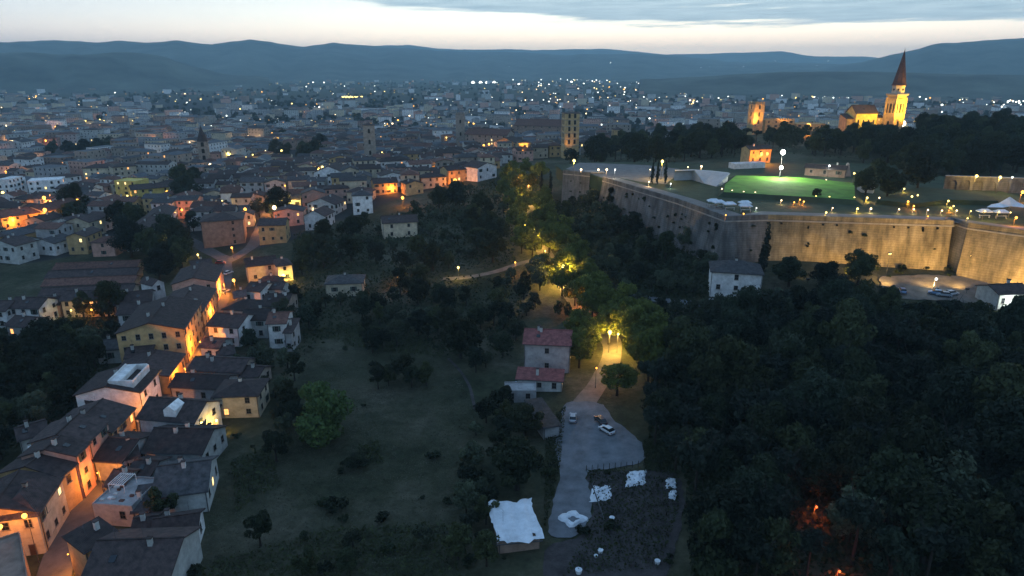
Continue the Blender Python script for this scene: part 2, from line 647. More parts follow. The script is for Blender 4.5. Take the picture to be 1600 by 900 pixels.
grass_a = gramp(gnoise(0.035, 7), [(0.36, (0.032, 0.040, 0.022)), (0.50, (0.064, 0.067, 0.041)), (0.64, (0.115, 0.106, 0.076))])
grass_b = gramp(gnoise(0.5, 8, 0.75), [(0.3, (0.45, 0.47, 0.42)), (0.7, (1.25, 1.25, 1.25))])
grass = gmix(1.0, grass_a, grass_b, 'MULTIPLY')
town = gramp(gnoise(0.02, 8, 0.8), [(0.35, (0.02, 0.024, 0.02)), (0.55, (0.045, 0.046, 0.048)), (0.7, (0.085, 0.082, 0.08))])
an = nt.nodes.new('ShaderNodeAttribute')
an.attribute_name = 'urban'
nt.links.new(gmix(an.outputs['Fac'], grass, town), b.inputs['Base Color'])
bp = nt.nodes.new('ShaderNodeBump')
bp.inputs['Strength'].default_value = 0.9
bp.inputs['Distance'].default_value = 0.5
nt.links.new(gnoise(0.9, 8, 0.75), bp.inputs['Height'])
nt.links.new(bp.outputs[0], b.inputs['Normal'])
gmesh.materials.append(gm)
tag(link('ground', gmesh), kind='structure')

M['hill'] = mat('hill_woods', (0.030, 0.040, 0.030), 0.95, 0.6, 0.004, bump=0.0, c2=(0.075, 0.085, 0.065))


def ridge(name, prof, r0, r1, r2, seed, rough=1.0):
    us = np.arange(prof[0][0], prof[-1][0] + 1, 6.0)
    vs_ = np.interp(us, [p[0] for p in prof], [p[1] for p in prof])
    rr = np.random.default_rng(seed)
    # gentle small bumps of the treeline
    nz = np.zeros(len(us))
    for f_, a_ in ((0.012, 1.3), (0.03, 0.7), (0.09, 0.4), (0.21, 0.28)):
        nz += a_ * np.sin(us * f_ + rr.uniform(0, 7)) * rough
    vs_ = vs_ + nz
    rad = np.concatenate([np.linspace(r0, r1, 14), np.linspace(r1, r2, 7)[1:]])
    V = []
    ph = rr.uniform(0, 7, 8)
    for j, r in enumerate(rad):
        for i, u in enumerate(us):
            d = ray(u, vs_[i])
            hz = math.hypot(d[0], d[1])
            hp = CH + d[2] / hz * r1
            s = (r - r0) / (r1 - r0) if r <= r1 else 1 - (r - r1) / (r2 - r1)
            s = max(0.0, min(1.0, s))
            prof_s = s * s * (3 - 2 * s)
            spur = 0.18 * math.sin(u * 0.02 + ph[0] + 2.2 * s) + 0.12 * math.sin(u * 0.05 + ph[1] - 3 * s) + 0.05 * math.sin(u * 0.13 + ph[2])
            prof_s = max(0.0, prof_s + spur * s * (1 - s) * 1.6)
            V.append((d[0] / hz * r, d[1] / hz * r, -26 + (hp + 26) * prof_s))
    n = len(us)
    Fc = [(j * n + i, j * n + i + 1, (j + 1) * n + i + 1, (j + 1) * n + i) for j in range(len(rad) - 1) for i in range(n - 1)]
    tag(mesh_obj(name, V, Fc, M['hill'], smooth=True), kind='structure')


ridge('hills', [(-900, 70), (-300, 68), (0, 66), (85, 62), (150, 66), (190, 63), (230, 67), (285, 67), (330, 71), (360, 66), (390, 62), (425, 66), (470, 73), (560, 84), (640, 98), (720, 118)], 4700, 7600, 9000, 3, 0.7)
ridge('hills', [(-900, 90), (0, 82), (60, 83), (130, 84), (180, 81), (215, 82), (250, 88), (300, 104), (350, 116), (420, 122)], 3300, 4300, 4700, 4, 0.8)
ridge('hills', [(380, 112), (440, 84), (475, 73), (520, 68), (560, 72), (640, 76), (740, 80), (820, 82), (880, 87), (960, 85), (1050, 87), (1100, 91), (1140, 96), (1250, 98), (1345, 99), (1400, 104), (1500, 112)], 5200, 8600, 9800, 5, 0.7)
ridge('mountains', [(300, 92), (480, 84), (560, 73), (640, 71), (680, 76), (720, 78), (800, 76), (860, 78), (950, 76), (1010, 82), (1040, 85), (1090, 85), (1140, 84), (1220, 80), (1245, 84), (1270, 88), (1350, 88), (1420, 93), (1500, 98)], 10200, 12300, 13400, 6, 0.5)
ridge('hills', [(1250, 112), (1310, 101), (1345, 96), (1400, 84), (1470, 69), (1520, 65), (1560, 62), (1600, 61), (1800, 58), (2400, 66)], 4900, 7000, 8400, 7, 0.7)
ridge('hills', [(1000, 124), (1120, 118), (1230, 113), (1320, 112), (1400, 113), (1600, 117), (2200, 112)], 2500, 3400, 4600, 8, 0.5)

# ---------------------------------------------------------------- haze over the plain
hz = MB().box(-14500, -14500, -28.5, 14500, 14500, 430).build('haze', [])
hm = bpy.data.materials.new('haze_air')
hm.use_nodes = True
hn = hm.node_tree
hn.nodes.remove(hn.nodes['Principled BSDF'])
pv_ = hn.nodes.new('ShaderNodeVolumePrincipled')
pv_.inputs['Color'].default_value = (0.60, 0.88, 1.0, 1)
pv_.inputs['Density'].default_value = 1.1e-4
pv_.inputs['Anisotropy'].default_value = 0.1
hn.links.new(pv_.outputs[0], hn.nodes['Material Output'].inputs['Volume'])
hz.data.materials.append(hm)
tag(hz, kind='stuff')

# ---------------------------------------------------------------- flat ways: roads, yards
def ribbon(name, pts, width, m, dz=0.14, kerb=False, z_of=None):
    P = [Vector(at(u, v)) if len(p3) == 2 else Vector(p3) for p3 in pts for u, v in [p3[:2]]]
    dense = []
    for a, b_ in zip(P[:-1], P[1:]):
        n = max(2, int((b_ - a).length / 2.0))
        dense += [a.lerp(b_, i / n) for i in range(n)]
    dense.append(P[-1])
    for _ in range(3):
        dense = [dense[0]] + [(dense[i - 1] + dense[i] * 2 + dense[i + 1]) / 4 for i in range(1, len(dense) - 1)] + [dense[-1]]
    V, Fc = [], []
    for i, p in enumerate(dense):
        d = dense[min(i + 1, len(dense) - 1)] - dense[max(i - 1, 0)]
        d.z = 0
        d.normalize()
        s = Vector((-d.y, d.x, 0))
        for k in range(5):
            w = (k / 4 - 0.5) * width * (1 + 0.05 * math.sin(i * 0.7))
            x, y = p.x + s.x * w, p.y + s.y * w
            V.append((x, y, float(terr(x, y)) + dz))
    for i in range(len(dense) - 1):
        for k in range(4):
            Fc.append((i * 5 + k + 1, i * 5 + k, i * 5 + k + 5, i * 5 + k + 6))
    return tag(mesh_obj(name, V, Fc, m), kind='structure')


def patch(name, poly, cell, m, dz=0.1, h=0.0):
    """sheet of ground laid over the land inside a surveyed outline, edges softly frayed"""
    from mathutils.geometry import delaunay_2d_cdt
    rr = random.Random(len(poly))
    P2 = [Vector(at(u, v)[:2]) for u, v in poly]
    out = []
    for i in range(len(P2)):
        a, b_ = P2[i], P2[(i + 1) % len(P2)]
        k = max(2, int((b_ - a).length / 1.4))
        for q_ in range(k):
            out.append(a.lerp(b_, q_ / k))
    for _ in range(4):
        out = [(out[i - 1] + out[i] * 2 + out[(i + 1) % len(out)]) / 4 for i in range(len(out))]
    out = [p + Vector((rr.uniform(-.3, .3), rr.uniform(-.3, .3))) for p in out]
    ol = [(p.x, p.y) for p in out]
    x0, x1 = min(p.x for p in out), max(p.x for p in out)
    y0, y1 = min(p.y for p in out), max(p.y for p in out)
    pts = list(out)
    yq = y0
    while yq < y1:
        xq = x0
        while xq < x1:
            if inside(xq, yq, ol):
                pts.append(Vector((xq + rr.uniform(-.3, .3), yq + rr.uniform(-.3, .3))))
            xq += 2.0
        yq += 2.0
    n = len(out)
    vv, _, ff, _, _, _ = delaunay_2d_cdt(pts, [], [list(range(n))], 1, 1e-4)
    V = [(p.x, p.y, float(terr(p.x, p.y)) + dz) for p in vv]
    Fc = []
    for f in ff:
        a, b_, c = [vv[k] for k in f[:3]]
        Fc.append(tuple(f) if (b_ - a).cross(c - a) > 0 else tuple(reversed(f)))
    return tag(mesh_obj(name, V, Fc, m), kind='structure')


ribbon('street', [(70, 985), (88, 880), (120, 820), (168, 745), (205, 705), (245, 640), (285, 590), (318, 530), (345, 470), (352, 430), (352, 405), (322, 390), (285, 370), (268, 345)], 5.5, M['asphalt'])
ribbon('street', [(352, 410), (372, 400), (395, 385), (415, 340), (430, 310)], 6.0, M['asphalt'])
ribbon('road', [(905, 640), (935, 600), (955, 565), (958, 535), (935, 515), (912, 490), (893, 462), (880, 440), (868, 420), (850, 395), (835, 360), (825, 325), (822, 300), (835, 286)], 5.5, M['roadway'])
ribbon('lane', [(690, 437), (730, 434), (775, 425), (810, 412), (850, 402)], 3.2, M['roadway'])
ribbon('path', [(700, 560), (720, 580), (735, 605), (742, 640)], .8, M['dirt'], 0.1)
ribbon('path', [(975, 462), (1040, 470), (1110, 478)], 2.5, M['gravel'], 0.1)
patch('car_park', [(1372, 432), (1450, 430), (1600, 443), (1640, 455), (1600, 470), (1540, 478), (1480, 470), (1410, 468), (1380, 462)], 1.0, M['roadway'], 0.22)
patch('path', [(1255, 466), (1360, 468), (1370, 490), (1310, 480), (1260, 474)], 1.0, M['gravel'], 0.2)
patch('yard', [(882, 628), (940, 628), (962, 660), (1005, 692), (1010, 722), (960, 733), (912, 735), (922, 770), (928, 800), (905, 842), (852, 842), (862, 790), (878, 745), (866, 700)], 0.7, M['gravel'], 0.16)
patch('earth_lot', [(915, 736), (1060, 736), (1072, 790), (1045, 905), (850, 910), (845, 850), (905, 845), (930, 800)], 0.8, M['dirt'], 0.10)

# ---------------------------------------------------------------- houses
def window_mesh(name, kind):
    m = MB()
    m.box(-0.62, -0.05, -0.85, 0.62, 0.02, 0.85, 0)
    for z0, z1 in ((-0.74, -0.03), (0.03, 0.74)):
        m.box(-0.5, -0.075, z0, -0.02, -0.03, z1, 1)
        m.box(0.02, -0.075, z0, 0.5, -0.03, z1, 1)
    m.box(-0.7, -0.16, -0.95, 0.7, 0.0, -0.85, 0)
    if kind == 'shut':
        m.box(-1.15, -0.10, -0.82, -0.64, -0.02, 0.82, 2)
        m.box(0.64, -0.10, -0.82, 1.15, -0.02, 0.82, 2)
    me = bpy.data.meshes.new(name)
    me.from_pydata(m.v, [], m.f)
    for x in (M['frame'], {'warm': M['lit_warm'], 'yellow': M['lit_yellow']}.get(kind, M['glass']), M['shutter']):
        me.materials.append(x)
    me.polygons.foreach_set('material_index', np.asarray(m.m, dtype=np.int32))
    return me


WIN = {k: window_mesh('window', k) for k in ('dark', 'shut', 'warm', 'yellow')}
dm = MB().box(-0.6, -0.06, 0, 0.6, 0.02, 2.2, 0).box(-0.48, -0.085, 0.03, 0.48, -0.03, 2.08, 1)
DOOR = bpy.data.meshes.new('door')
DOOR.from_pydata(dm.v, [], dm.f)
DOOR.materials.append(M['frame'])
DOOR.materials.append(mat('brown_door', (0.07, 0.04, 0.025), 0.7, 0.2, 3.0))
DOOR.polygons.foreach_set('material_index', np.asarray(dm.m, dtype=np.int32))
cm = MB().box(-0.35, -0.3, -1.0, 0.35, 0.3, 1.0, 0).box(-0.45, -0.4, 1.0, 0.45, 0.4, 1.14, 1)
CHIM = bpy.data.meshes.new('chimney')
CHIM.from_pydata(cm.v, [], cm.f)
CHIM.materials.append(M['pale'])
CHIM.materials.append(M['tile'])
CHIM.polygons.foreach_set('material_index', np.asarray(cm.m, dtype=np.int32))
an_ = MB().tube((0, 0, -0.2), (0, 0, 2.4), 0.03, 0.02, 4).tube((-0.6, 0, 2.2), (0.6, 0, 2.2), 0.015, 0.015, 4).tube((-0.4, 0.1, 1.8), (0.4, 0.1, 1.8), 0.015, 0.015, 4)
AERIAL = bpy.data.meshes.new('aerial')
AERIAL.from_pydata(an_.v, [], an_.f)
AERIAL.materials.append(M['metal'])

FOOT = []      # footprints already taken: (x, y, radius)


def roof_build(m, w, d, h, kind, rise, o, t=0.24):
    if kind == 'gx':                       # ridge runs along the front
        s = rise / (d / 2)
        e = h - o * s
        tops = [(-o, -o, e), (w + o, -o, e), (w + o, d / 2, h + rise), (-o, d / 2, h + rise), (w + o, d + o, e), (-o, d + o, e)]
        m.slab([(x, y, z + t + .02) for x, y, z in tops], [(0, 1, 2, 3), (3, 2, 4, 5)], t)
    elif kind == 'gy':                     # the front is a gable
        s = rise / (w / 2)
        e = h - o * s
        tops = [(-o, -o, e), (w / 2, -o, h + rise), (w / 2, d + o, h + rise), (-o, d + o, e), (w + o, -o, e), (w + o, d + o, e)]
        m.slab([(x, y, z + t + .02) for x, y, z in tops], [(0, 1, 2, 3), (1, 4, 5, 2)], t)
    elif kind == 'hip':
        r = min(w, d) / 2
        s = rise / r
        e = h - o * s
        if w >= d:
            a, b_ = (r, d / 2, h + rise), (max(w - r, r + .05), d / 2, h + rise)
            fs = [(0, 1, 5, 4), (1, 2, 5), (2, 3, 4, 5), (3, 0, 4)]
        else:
            a, b_ = (w / 2, r, h + rise), (w / 2, max(d - r, r + .05), h + rise)
            fs = [(0, 1, 4), (1, 2, 5, 4), (2, 3, 5), (3, 0, 4, 5)]
        tops = [(-o, -o, e), (w + o, -o, e), (w + o, d + o, e), (-o, d + o, e), a, b_]
        m.slab([(x, y, z + t + .02) for x, y, z in tops], fs, t)
    elif kind == 'shed':                   # falls towards the front
        tops = [(-o, -o, h - .1), (w + o, -o, h - .1), (w + o, d + o, h + rise), (-o, d + o, h + rise)]
        m.slab([(x, y, z + t + .02) for x, y, z in tops], [(0, 1, 2, 3)], t)
    else:
        m.box(0.16, 0.16, h - 0.7, w - 0.16, d - 0.16, h - 0.45)


def wall_build(m, w, d, h, kind, rise, base=-3.0):
    m.box(0, 0, base, w, d, h)
    if kind == 'gx':
        for x in (0.0, w):
            m.add([(x, 0, h), (x, d, h), (x, d / 2, h + rise), (min(max(x, .25), w - .25), 0.1, h), (min(max(x, .25), w - .25), d - .1, h), (min(max(x, .25), w - .25), d / 2, h + rise - .03)],
                  [(0, 1, 2) if x else (1, 0, 2), (4, 3, 5) if x else (3, 4, 5)])
    elif kind == 'gy':
        for y in (0.0, d):
            m.add([(0, y, h), (w, y, h), (w / 2, y, h + rise), (0.1, min(max(y, .25), d - .25), h), (w - .1, min(max(y, .25), d - .25), h), (w / 2, min(max(y, .25), d - .25), h + rise - .03)],
                  [(0, 1, 2) if not y else (1, 0, 2), (4, 3, 5) if not y else (3, 4, 5)])
    elif kind == 'shed':
        m.add([(0, .02, h), (w, .02, h), (w, d, h + rise), (0, d, h + rise), (0, d, h), (w, d, h)], [(0, 3, 4), (1, 5, 2), (4, 3, 2, 5)])
    elif kind == 'flat':
        for b4 in ((0, 0, w, .16), (0, d - .16, w, d), (0, .16, .16, d - .16), (w - .16, .16, w, d - .16)):
            m.box(b4[0], b4[1], h, b4[2], b4[3], h + .35)


t_rf = .26


def house(x, y, z, yaw, w, d, h, roof='gx', rise=1.8, wall='pale', tile='tile', label=None, group=None, base=None, cat='house', name='house',
          win=('F', 'R', 'L'), lit=0.05, dens=3.0, shut=0.15, chim=1, door=False, parts=True, seed=0, take=True, o=0.45, wmax=60):
    rnd = random.Random(seed * 7919 + int(abs(x) * 13 + abs(y) * 7))
    t = thing(name, label or base, cat, (x, y, z), yaw, group)
    ca, sa = math.cos(yaw), math.sin(yaw)
    if label is None:
        cx, cy_ = x + ca * w / 2 - sa * d / 2, y + sa * w / 2 + ca * d / 2
        later_label(t, base, *pix(cx, cy_, z + h * .7))
    m = MB()
    wall_build(m, w, d, h, roof, rise)
    m.build('wall', M[wall], t)
    m = MB()
    roof_build(m, w, d, h, roof, rise, 0 if roof == 'flat' else o)
    rf = m.build('roof', M['flat' if roof == 'flat' else tile], t)
    if take:
        n = max(1, int(max(w, d) / 6))
        for i in range(n):
            for j in range(n):
                lx, ly = w * (i + .5) / n, d * (j + .5) / n
                FOOT.append((x + ca * lx - sa * ly, y + sa * lx + ca * ly, 0.62 * max(w, d) / n))
    if not parts:
        return t
    for k in range(chim if roof != 'flat' else 0):
        fx, fy = rnd.uniform(.2, .8), rnd.uniform(.35, .65)
        if roof == 'gy':
            zc = h + rise * (1 - abs(fx - .5) * 2)
        else:
            zc = h + rise * (1 - abs(fy - .5) * 2)
        if roof == 'hip':
            zc = h + rise * 0.7
            fx = fy = .5
        link('chimney', CHIM, rf, (w * fx, d * fy, zc + 0.5))
    if label is not None and roof in ('gx', 'hip', 'shed'):
        e_ = h - o * (rise / (d / 2) if roof == 'gx' else rise / (min(w, d) / 2) if roof == 'hip' else .2)
        MB().box(-o, -o - .16, e_ + .02, w + o, -o - .01, e_ + .16).build('gutter', M['metal'], rf)
        for xx_ in (.15, w - .15)[:2 if w > 9 else 1]:
            MB().box(xx_ - .06, -.16, -1, xx_ + .06, -.03, h - .25).build('downpipe', M['metal'], t)
        if roof == 'gx':
            MB().box(-o, d / 2 - .16, h + rise + t_rf - .02, w + o, d / 2 + .16, h + rise + t_rf + .12).build('ridge_tiles', M[tile], rf)
        for _ in range(rnd.choice((1, 1, 2))):
            fx = rnd.uniform(.15, .85)
            link('aerial', AERIAL, rf, (w * fx, d * .5, h + rise * (.9 if roof == 'gx' else .7) + .2), (0, 0, rnd.uniform(0, 6)))
        if roof == 'gx' and rnd.random() < .6:
            fx = rnd.uniform(.2, .7)
            s_r = rise / (d / 2)
            yv = d * .25
            sk = MB().box(-.5, -.6, 0, .5, .6, .10).build('skylight', M['glass'], rf, loc=(w * fx, yv, h + s_r * yv + t_rf + .04))
            sk.rotation_euler = (math.atan(s_r), 0, 0)
    nfl = max(1, int(h / 2.9))
    cnt = 0
    for side in win:
        L_ = w if side in 'FB' else d
        a = {'F': 0, 'R': math.pi / 2, 'L': -math.pi / 2, 'B': math.pi}[side]
        # only the faces turned towards the valley view
        nxv, nyv = math.sin(a + yaw), -math.cos(a + yaw)
        mx, my = {'F': (w / 2, 0), 'R': (w, d / 2), 'L': (0, d / 2), 'B': (w / 2, d)}[side]
        wx, wy = x + ca * mx - sa * my, y + sa * mx + ca * my
        if -(nxv * wx + nyv * wy) < 0.05 * math.hypot(wx, wy):
            continue
        nc = max(1, int(L_ / dens))
        for fl in range(nfl):
            zc = (fl + 0.55) * h / nfl + 0.15
            for c in range(nc):
                if rnd.random() < 0.16 or cnt >= wmax:
                    continue
                s = L_ * (c + .5) / nc + rnd.uniform(-.15, .15)
                px, py = {'F': (s, 0), 'R': (w, s), 'L': (0, d - s), 'B': (w - s, d)}[side]
                if door and fl == 0 and side == 'F' and c == nc // 2:
                    link('door', DOOR, t, (px, py, 0.05), (0, 0, a))
                    continue
                rr = rnd.random()
                kind = rnd.choice(('warm', 'yellow')) if rr < lit else ('shut' if rnd.random() < shut else 'dark')
                link('window', WIN[kind], t, (px, py, zc), (0, 0, a), (1, 1, rnd.choice((.8, .9, 1, 1)) * min(1, h / nfl / 2.7)))
                cnt += 1
    return t


def facade(u1, v1, u2, v2, h, d, dz=0.0, same=True, **kw):
    """house from the two ends of its eaves line as surveyed; the house lies to the left of that line"""
    z = 0.0
    for _ in range(6):
        a, b_ = on_level(u1, v1, z + h), on_level(u2, v2, z + h)
        z = 0.6 * min(float(terr(a[0], a[1])), float(terr(b_[0], b_[1]))) + 0.4 * max(float(terr(a[0], a[1])), float(terr(b_[0], b_[1]))) + dz
    w = math.hypot(b_[0] - a[0], b_[1] - a[1])
    yaw = math.atan2(b_[1] - a[1], b_[0] - a[0])
    return house(a[0], a[1], z, yaw, w, d, h, **kw)


ZT = 33.6


def pav(u1, v1, u2, v2, h, d, z=ZT, **kw):
    a, b_ = on_level(u1, v1, z + h), on_level(u2, v2, z + h)
    return house(a[0], a[1], z, math.atan2(b_[1] - a[1], b_[0] - a[0]), math.hypot(b_[0] - a[0], b_[1] - a[1]), d, h, **kw)


G1 = 'houses along the lamplit street'
# west row, fronts on the orange lit street
facade(-14, 812, 57, 803, 8, 11, roof='hip', rise=2.2, wall='cream', label='orange lit corner house behind the nearest street lamp', group=G1, shut=0, win=('F', 'R'), chim=2, door=True)
facade(59, 800, 92, 746, 8, 12, roof='gx', rise=2.2, wall='ochre', label='ochre house of the street row with paired dark windows, next to the corner house', group=G1, chim=1, win=('F',), dens=2.3)
facade(93, 745, 117, 726, 8, 12, roof='gx', rise=1.9, wall='ochre', label='narrow ochre house squeezed below the tall pink house of the street row', group=G1, win=('F',), dens=2.6)
facade(117, 712, 137, 693, 9.6, 10, roof='gx', rise=1.5, wall='pink', label='tall narrow pinkish house stepping above its neighbours in the street row', group=G1, win=('F', 'L'), dens=4.5)
facade(138, 689, 168, 659, 9.2, 11, roof='gx', rise=1.7, wall='pink', label='pinkish house with three tall top windows in the street row', group=G1, win=('F', 'L'), dens=3.2)
facade(172, 675, 209, 639, 7.2, 13, roof='gx', rise=2.3, wall='ochre', label='bright orange lit house below the broad dark gable roof', group=G1, win=('F', 'L'), dens=3.0)
H6 = facade(217, 613, 247, 580, 8.0, 14, roof='gx', rise=1.8, wall='white', label='white side walled house with bluish rooftop terrace above the street', group=G1, win=('F', 'L'), dens=4.0)
facade(262, 588, 287, 554, 5.0, 14, roof='gx', rise=1.6, wall='ochre', label='low dark roofed house between the terrace house and the tan gable', group=G1, win=('F',))
facade(286, 514, 313, 472, 10.5, 17, roof='gx', rise=2.4, wall='ochre', label='big tan gabled house with orange lit front halfway up the street', group=G1, win=('F', 'L'), dens=3.4, chim=2)
facade(314, 488, 336, 452, 7.5, 13, roof='gx', rise=1.9, wall='ochre', label='dark roofed house just up the street from the tan gable', group=G1, win=('F',))
facade(336, 440, 347, 416, 8.0, 14, roof='gx', rise=1.9, wall='pink', label='salmon walled house closing the orange row near the parked white car', group=G1, win=('F', 'L'), dens=4)
facade(300, 417, 331, 413, 4.5, 8, roof='gx', rise=1.3, wall='pink', label='small pale pink house by the top of the street', win=('F', 'R'))
facade(30, 688, 74, 676, 5.5, 7, roof='gx', rise=1.2, wall='pale', label='pale bluish back house at the dark tree edge behind the pink row', win=('F', 'L'))
facade(183, 492, 240, 489, 6.5, 10, roof='gx', rise=2.0, wall='white', label='bluish white house with one glowing window left of the tan gable', win=('F',), lit=0.1, dens=4)
facade(238, 446, 256, 441, 7.0, 7, roof='gy', rise=1.5, wall='white', label='narrow white house with two windows above the dark sheds', win=('F', 'R'))
# east row, backs to the meadow
G2 = 'houses between the street and the meadow'
facade(128, 910, 262, 905, 6, 12, roof='gx', rise=2.6, wall='pale', label='broad dark roof filling the bottom edge beside the street', group=G2, win=('F',), tile='tile')
house(-74.5, 64.0, 0.0, 0.675, 14, 26, 8.0, roof='flat', rise=0, wall='brown', label='dark flat roofed block in the bottom left corner', win=('F',), cat='house', chim=0)
facade(132, 862, 182, 833, 6.8, 5, roof='shed', rise=.8, wall='ochre', label='low wall fronted lean-to lit orange by the near lamp', group=G2, win=())
facade(238, 842, 306, 832, 3.6, 6.5, roof='gx', rise=1.5, wall='white', label='low white cottage with bright gable end at the bottom by the meadow', group=G2, win=('F', 'R'), dens=5)
facade(240, 777, 322, 766, 4.6, 12, roof='gx', rise=2.6, wall='pale', tile='tile_grey', label='long bluish house with white gable end nearest the meadow', group=G2, win=('F', 'R'), dens=3.4, chim=2)
facade(144, 789, 206, 793, 4.2, 9, roof='flat', rise=0, wall='grey', label='flat roofed bluish house with cluttered terrace beside the street', group=G2, win=('F', 'R'))
facade(146, 719, 190, 722, 4.8, 11, roof='gx', rise=1.8, wall='grey', label='grey walled house with dark roof facing the tall pink house', group=G2, win=('F', 'R'))
facade(194, 718, 216, 712, 4.6, 7, roof='gx', rise=1.2, wall='pale', label='small pale house squeezed behind the dark roofs', group=G2, win=('F', 'R'))
facade(224, 706, 315, 708, 4.6, 11, roof='gx', rise=2.3, wall='pale', label='wide dark roof between the blue house and the long bluish house', group=G2, win=('F', 'R'), chim=2)
H_BLUE = facade(216, 653, 303, 660, 6, 10, roof='gx', rise=2.4, wall='white', label='blue-white walled house with a white dormer on its dark roof', group=G2, win=('R',), dens=4)
facade(333, 620, 402, 618, 5.8, 9, roof='hip', rise=1.6, wall='cream', label='cream house with blue sheets on its roof edge by the meadow', group=G2, win=('F', 'R'), dens=4.5)
facade(266, 604, 346, 608, 4.6, 8, roof='gx', rise=1.6, wall='grey', tile='tile', label='grey house with small square windows behind the cream house', group=G2, win=('F', 'R'))
facade(294, 578, 376, 582, 4.3, 9, roof='gx', rise=1.7, wall='stone', label='brown roofed house at the bend behind the grey house', group=G2, win=('F', 'R'), chim=2)
facade(324, 509, 372, 512, 6.2, 11, roof='gx', rise=2.0, wall='white', label='whitewashed house with broad blank wall right of the tan gable', group=G2, win=('F', 'R'), dens=4)
facade(376, 500, 415, 500, 6, 10, roof='gx', rise=1.7, wall='pale', label='pale house with warm lit window beside the shuttered house', group=G2, win=('F', 'R'), lit=.25)
facade(417, 506, 446, 505, 8, 10, roof='gx', rise=1.6, wall='white', tile='tile_red', label='tall white house with green shutters at the meadow edge', group=G2, win=('F', 'R'), shut=1.0, dens=5.5)
facade(381, 454, 406, 456, 5.2, 10, roof='gx', rise=1.5, wall='white', label='white house with dark wide windows under the street lamp', group=G2, win=('F', 'R'))
facade(408, 478, 447, 478, 5.5, 12, roof='gx', rise=2.0, wall='stone', label='stone coloured house with chimneys behind the shuttered house', group=G2, win=('F', 'R'), chim=3)
facade(348, 483, 398, 486, 5.0, 10, roof='hip', rise=2.0, wall='pale', label='dark hipped roof house behind the whitewashed house', group=G2, win=('F', 'R'))
facade(385, 417, 432, 412, 6.2, 10, roof='gx', rise=1.9, wall='cream', label='yellow lit house beside the bright lamp at the town edge', group=G2, win=('F', 'R'), dens=4)
facade(433, 416, 456, 413, 6.5, 9, roof='hip', rise=1.4, wall='cream', label='small cream house right behind the bright yellow lamp', group=G2, win=('F', 'R'))
# hamlet on the left
G3 = 'houses of the hamlet behind the dark trees'
facade(12, 481, 60, 482, 6.2, 9, roof='gx', rise=2, wall='white', label='bluish white house with three dark windows at the left edge', group=G3, win=('F', 'R'), dens=3.4)
facade(-30, 486, 8, 486, 6, 9, roof='gx', rise=1.8, wall='white', label='white house cut by the left picture edge', group=G3)
facade(9, 508, 40, 511, 4.5, 8, roof='gx', rise=1.6, wall='pale', label='low house with yellow glowing front at the left edge', group=G3, win=('F', 'R'), lit=.6)
facade(94, 470, 130, 469, 6, 9, roof='gx', rise=1.8, wall='cream', label='cream row house under the long dark sheds, left half of the row', group=G3, dens=3.2)
facade(131, 469, 176, 468, 6, 9, roof='gx', rise=1.8, wall='cream', label='cream row house under the long dark sheds with lit doorway', group=G3, dens=3.2, lit=.15)
facade(64, 478, 92, 476, 4.6, 8, roof='gx', rise=1.4, wall='pink', label='small pinkish house lit by the hamlet lamp', group=G3)
facade(180, 476, 236, 470, 5.5, 11, roof='gx', rise=2.1, wall='grey', label='dark roofed house with a lit attic window behind the bluish white house', group=G3, lit=.1)
for i, (a1, b1, a2, b2) in enumerate([(62, 462, 205, 455), (66, 447, 208, 441), (72, 434, 212, 428), (84, 421, 214, 416)]):
    facade(a1, b1, a2, b2, 3.4, 7.5, roof='gx', rise=1.4, wall='stone', tile='tile_red' if i % 2 else 'tile', cat='shed', name='long_shed', win=(), chim=0, o=.6,
           label=f"long dark tiled shed, {['lowest', 'second lowest', 'third lowest', 'topmost'][i]} of the four parallel sheds", group='parallel long sheds')
# middle distance, each one recognisable
facade(141, 379, 178, 379, 6.5, 9, roof='hip', rise=1.8, wall='pink', tile='tile_red', label='pink house with two windows in front of the dark round tree', win=('F',), dens=7)
facade(313, 347, 379, 343, 12, 17, roof='hip', rise=2.2, wall='brown', label='big brown block with few small windows', win=('F',), dens=6, lit=0, chim=2)
facade(235, 360, 262, 338, 9, 11, roof='gx', rise=2, wall='white', label='white three storey house on the side street with rows of windows', win=('F', 'L'), dens=3)
facade(262, 340, 276, 324, 9, 11, roof='gx', rise=2, wall='white', label='white three storey house next up the side street', win=('F', 'L'), dens=3)
facade(0, 341, 68, 331, 9, 14, roof='gx', rise=2.4, wall='ochre', tile='tile_red', label='long terrace house washed orange by two wall lamps', win=('F',), dens=4)
facade(69, 331, 128, 317, 9, 14, roof='gx', rise=2.4, wall='cream', tile='tile_red', label='cream end of the lamplit terrace row with a line of windows', win=('F',), dens=3.2)
for i, (a1, b1, a2, b2, hh) in enumerate([(-6, 281, 12, 281, 15), (14, 283, 40, 281, 13), (42, 284, 96, 281, 13), (97, 278, 127, 274, 11)]):
    facade(a1, b1, a2, b2, hh, 14, roof='flat' if i < 3 else 'hip', rise=1.5, wall='white', cat='apartment block', name='apartment_block', win=('F', 'R'), dens=3.4, wmax=50, lit=.03,
           label=['white slab block cut by the left edge', 'narrow white block in the pale apartment rows', 'widest pale apartment block with a grid of windows', 'white block with hipped roof closing the pale rows'][i], group='pale apartment rows')
facade(178, 283, 212, 284, 12, 12, roof='flat', rise=0, wall='yellow', label='tall yellow house with two lit windows', cat='house', win=('F',), lit=.3, dens=5)
facade(205, 297, 264, 292, 9, 12, roof='gx', rise=2, wall='yellow', label='yellow house with dark roof stretching to the lamp', win=('F', 'R'), dens=4)
facade(176, 262, 213, 259, 13, 14, roof='hip', rise=2, wall='cream', label='cream palazzo with an arch lit amber at its foot', win=('F', 'R'), lit=.06, dens=3.5)
facade(128, 263, 175, 262, 12, 14, roof='hip', rise=2, wall='cream', label='long cream palazzo left of the amber arch', win=('F', 'R'), dens=3.5)
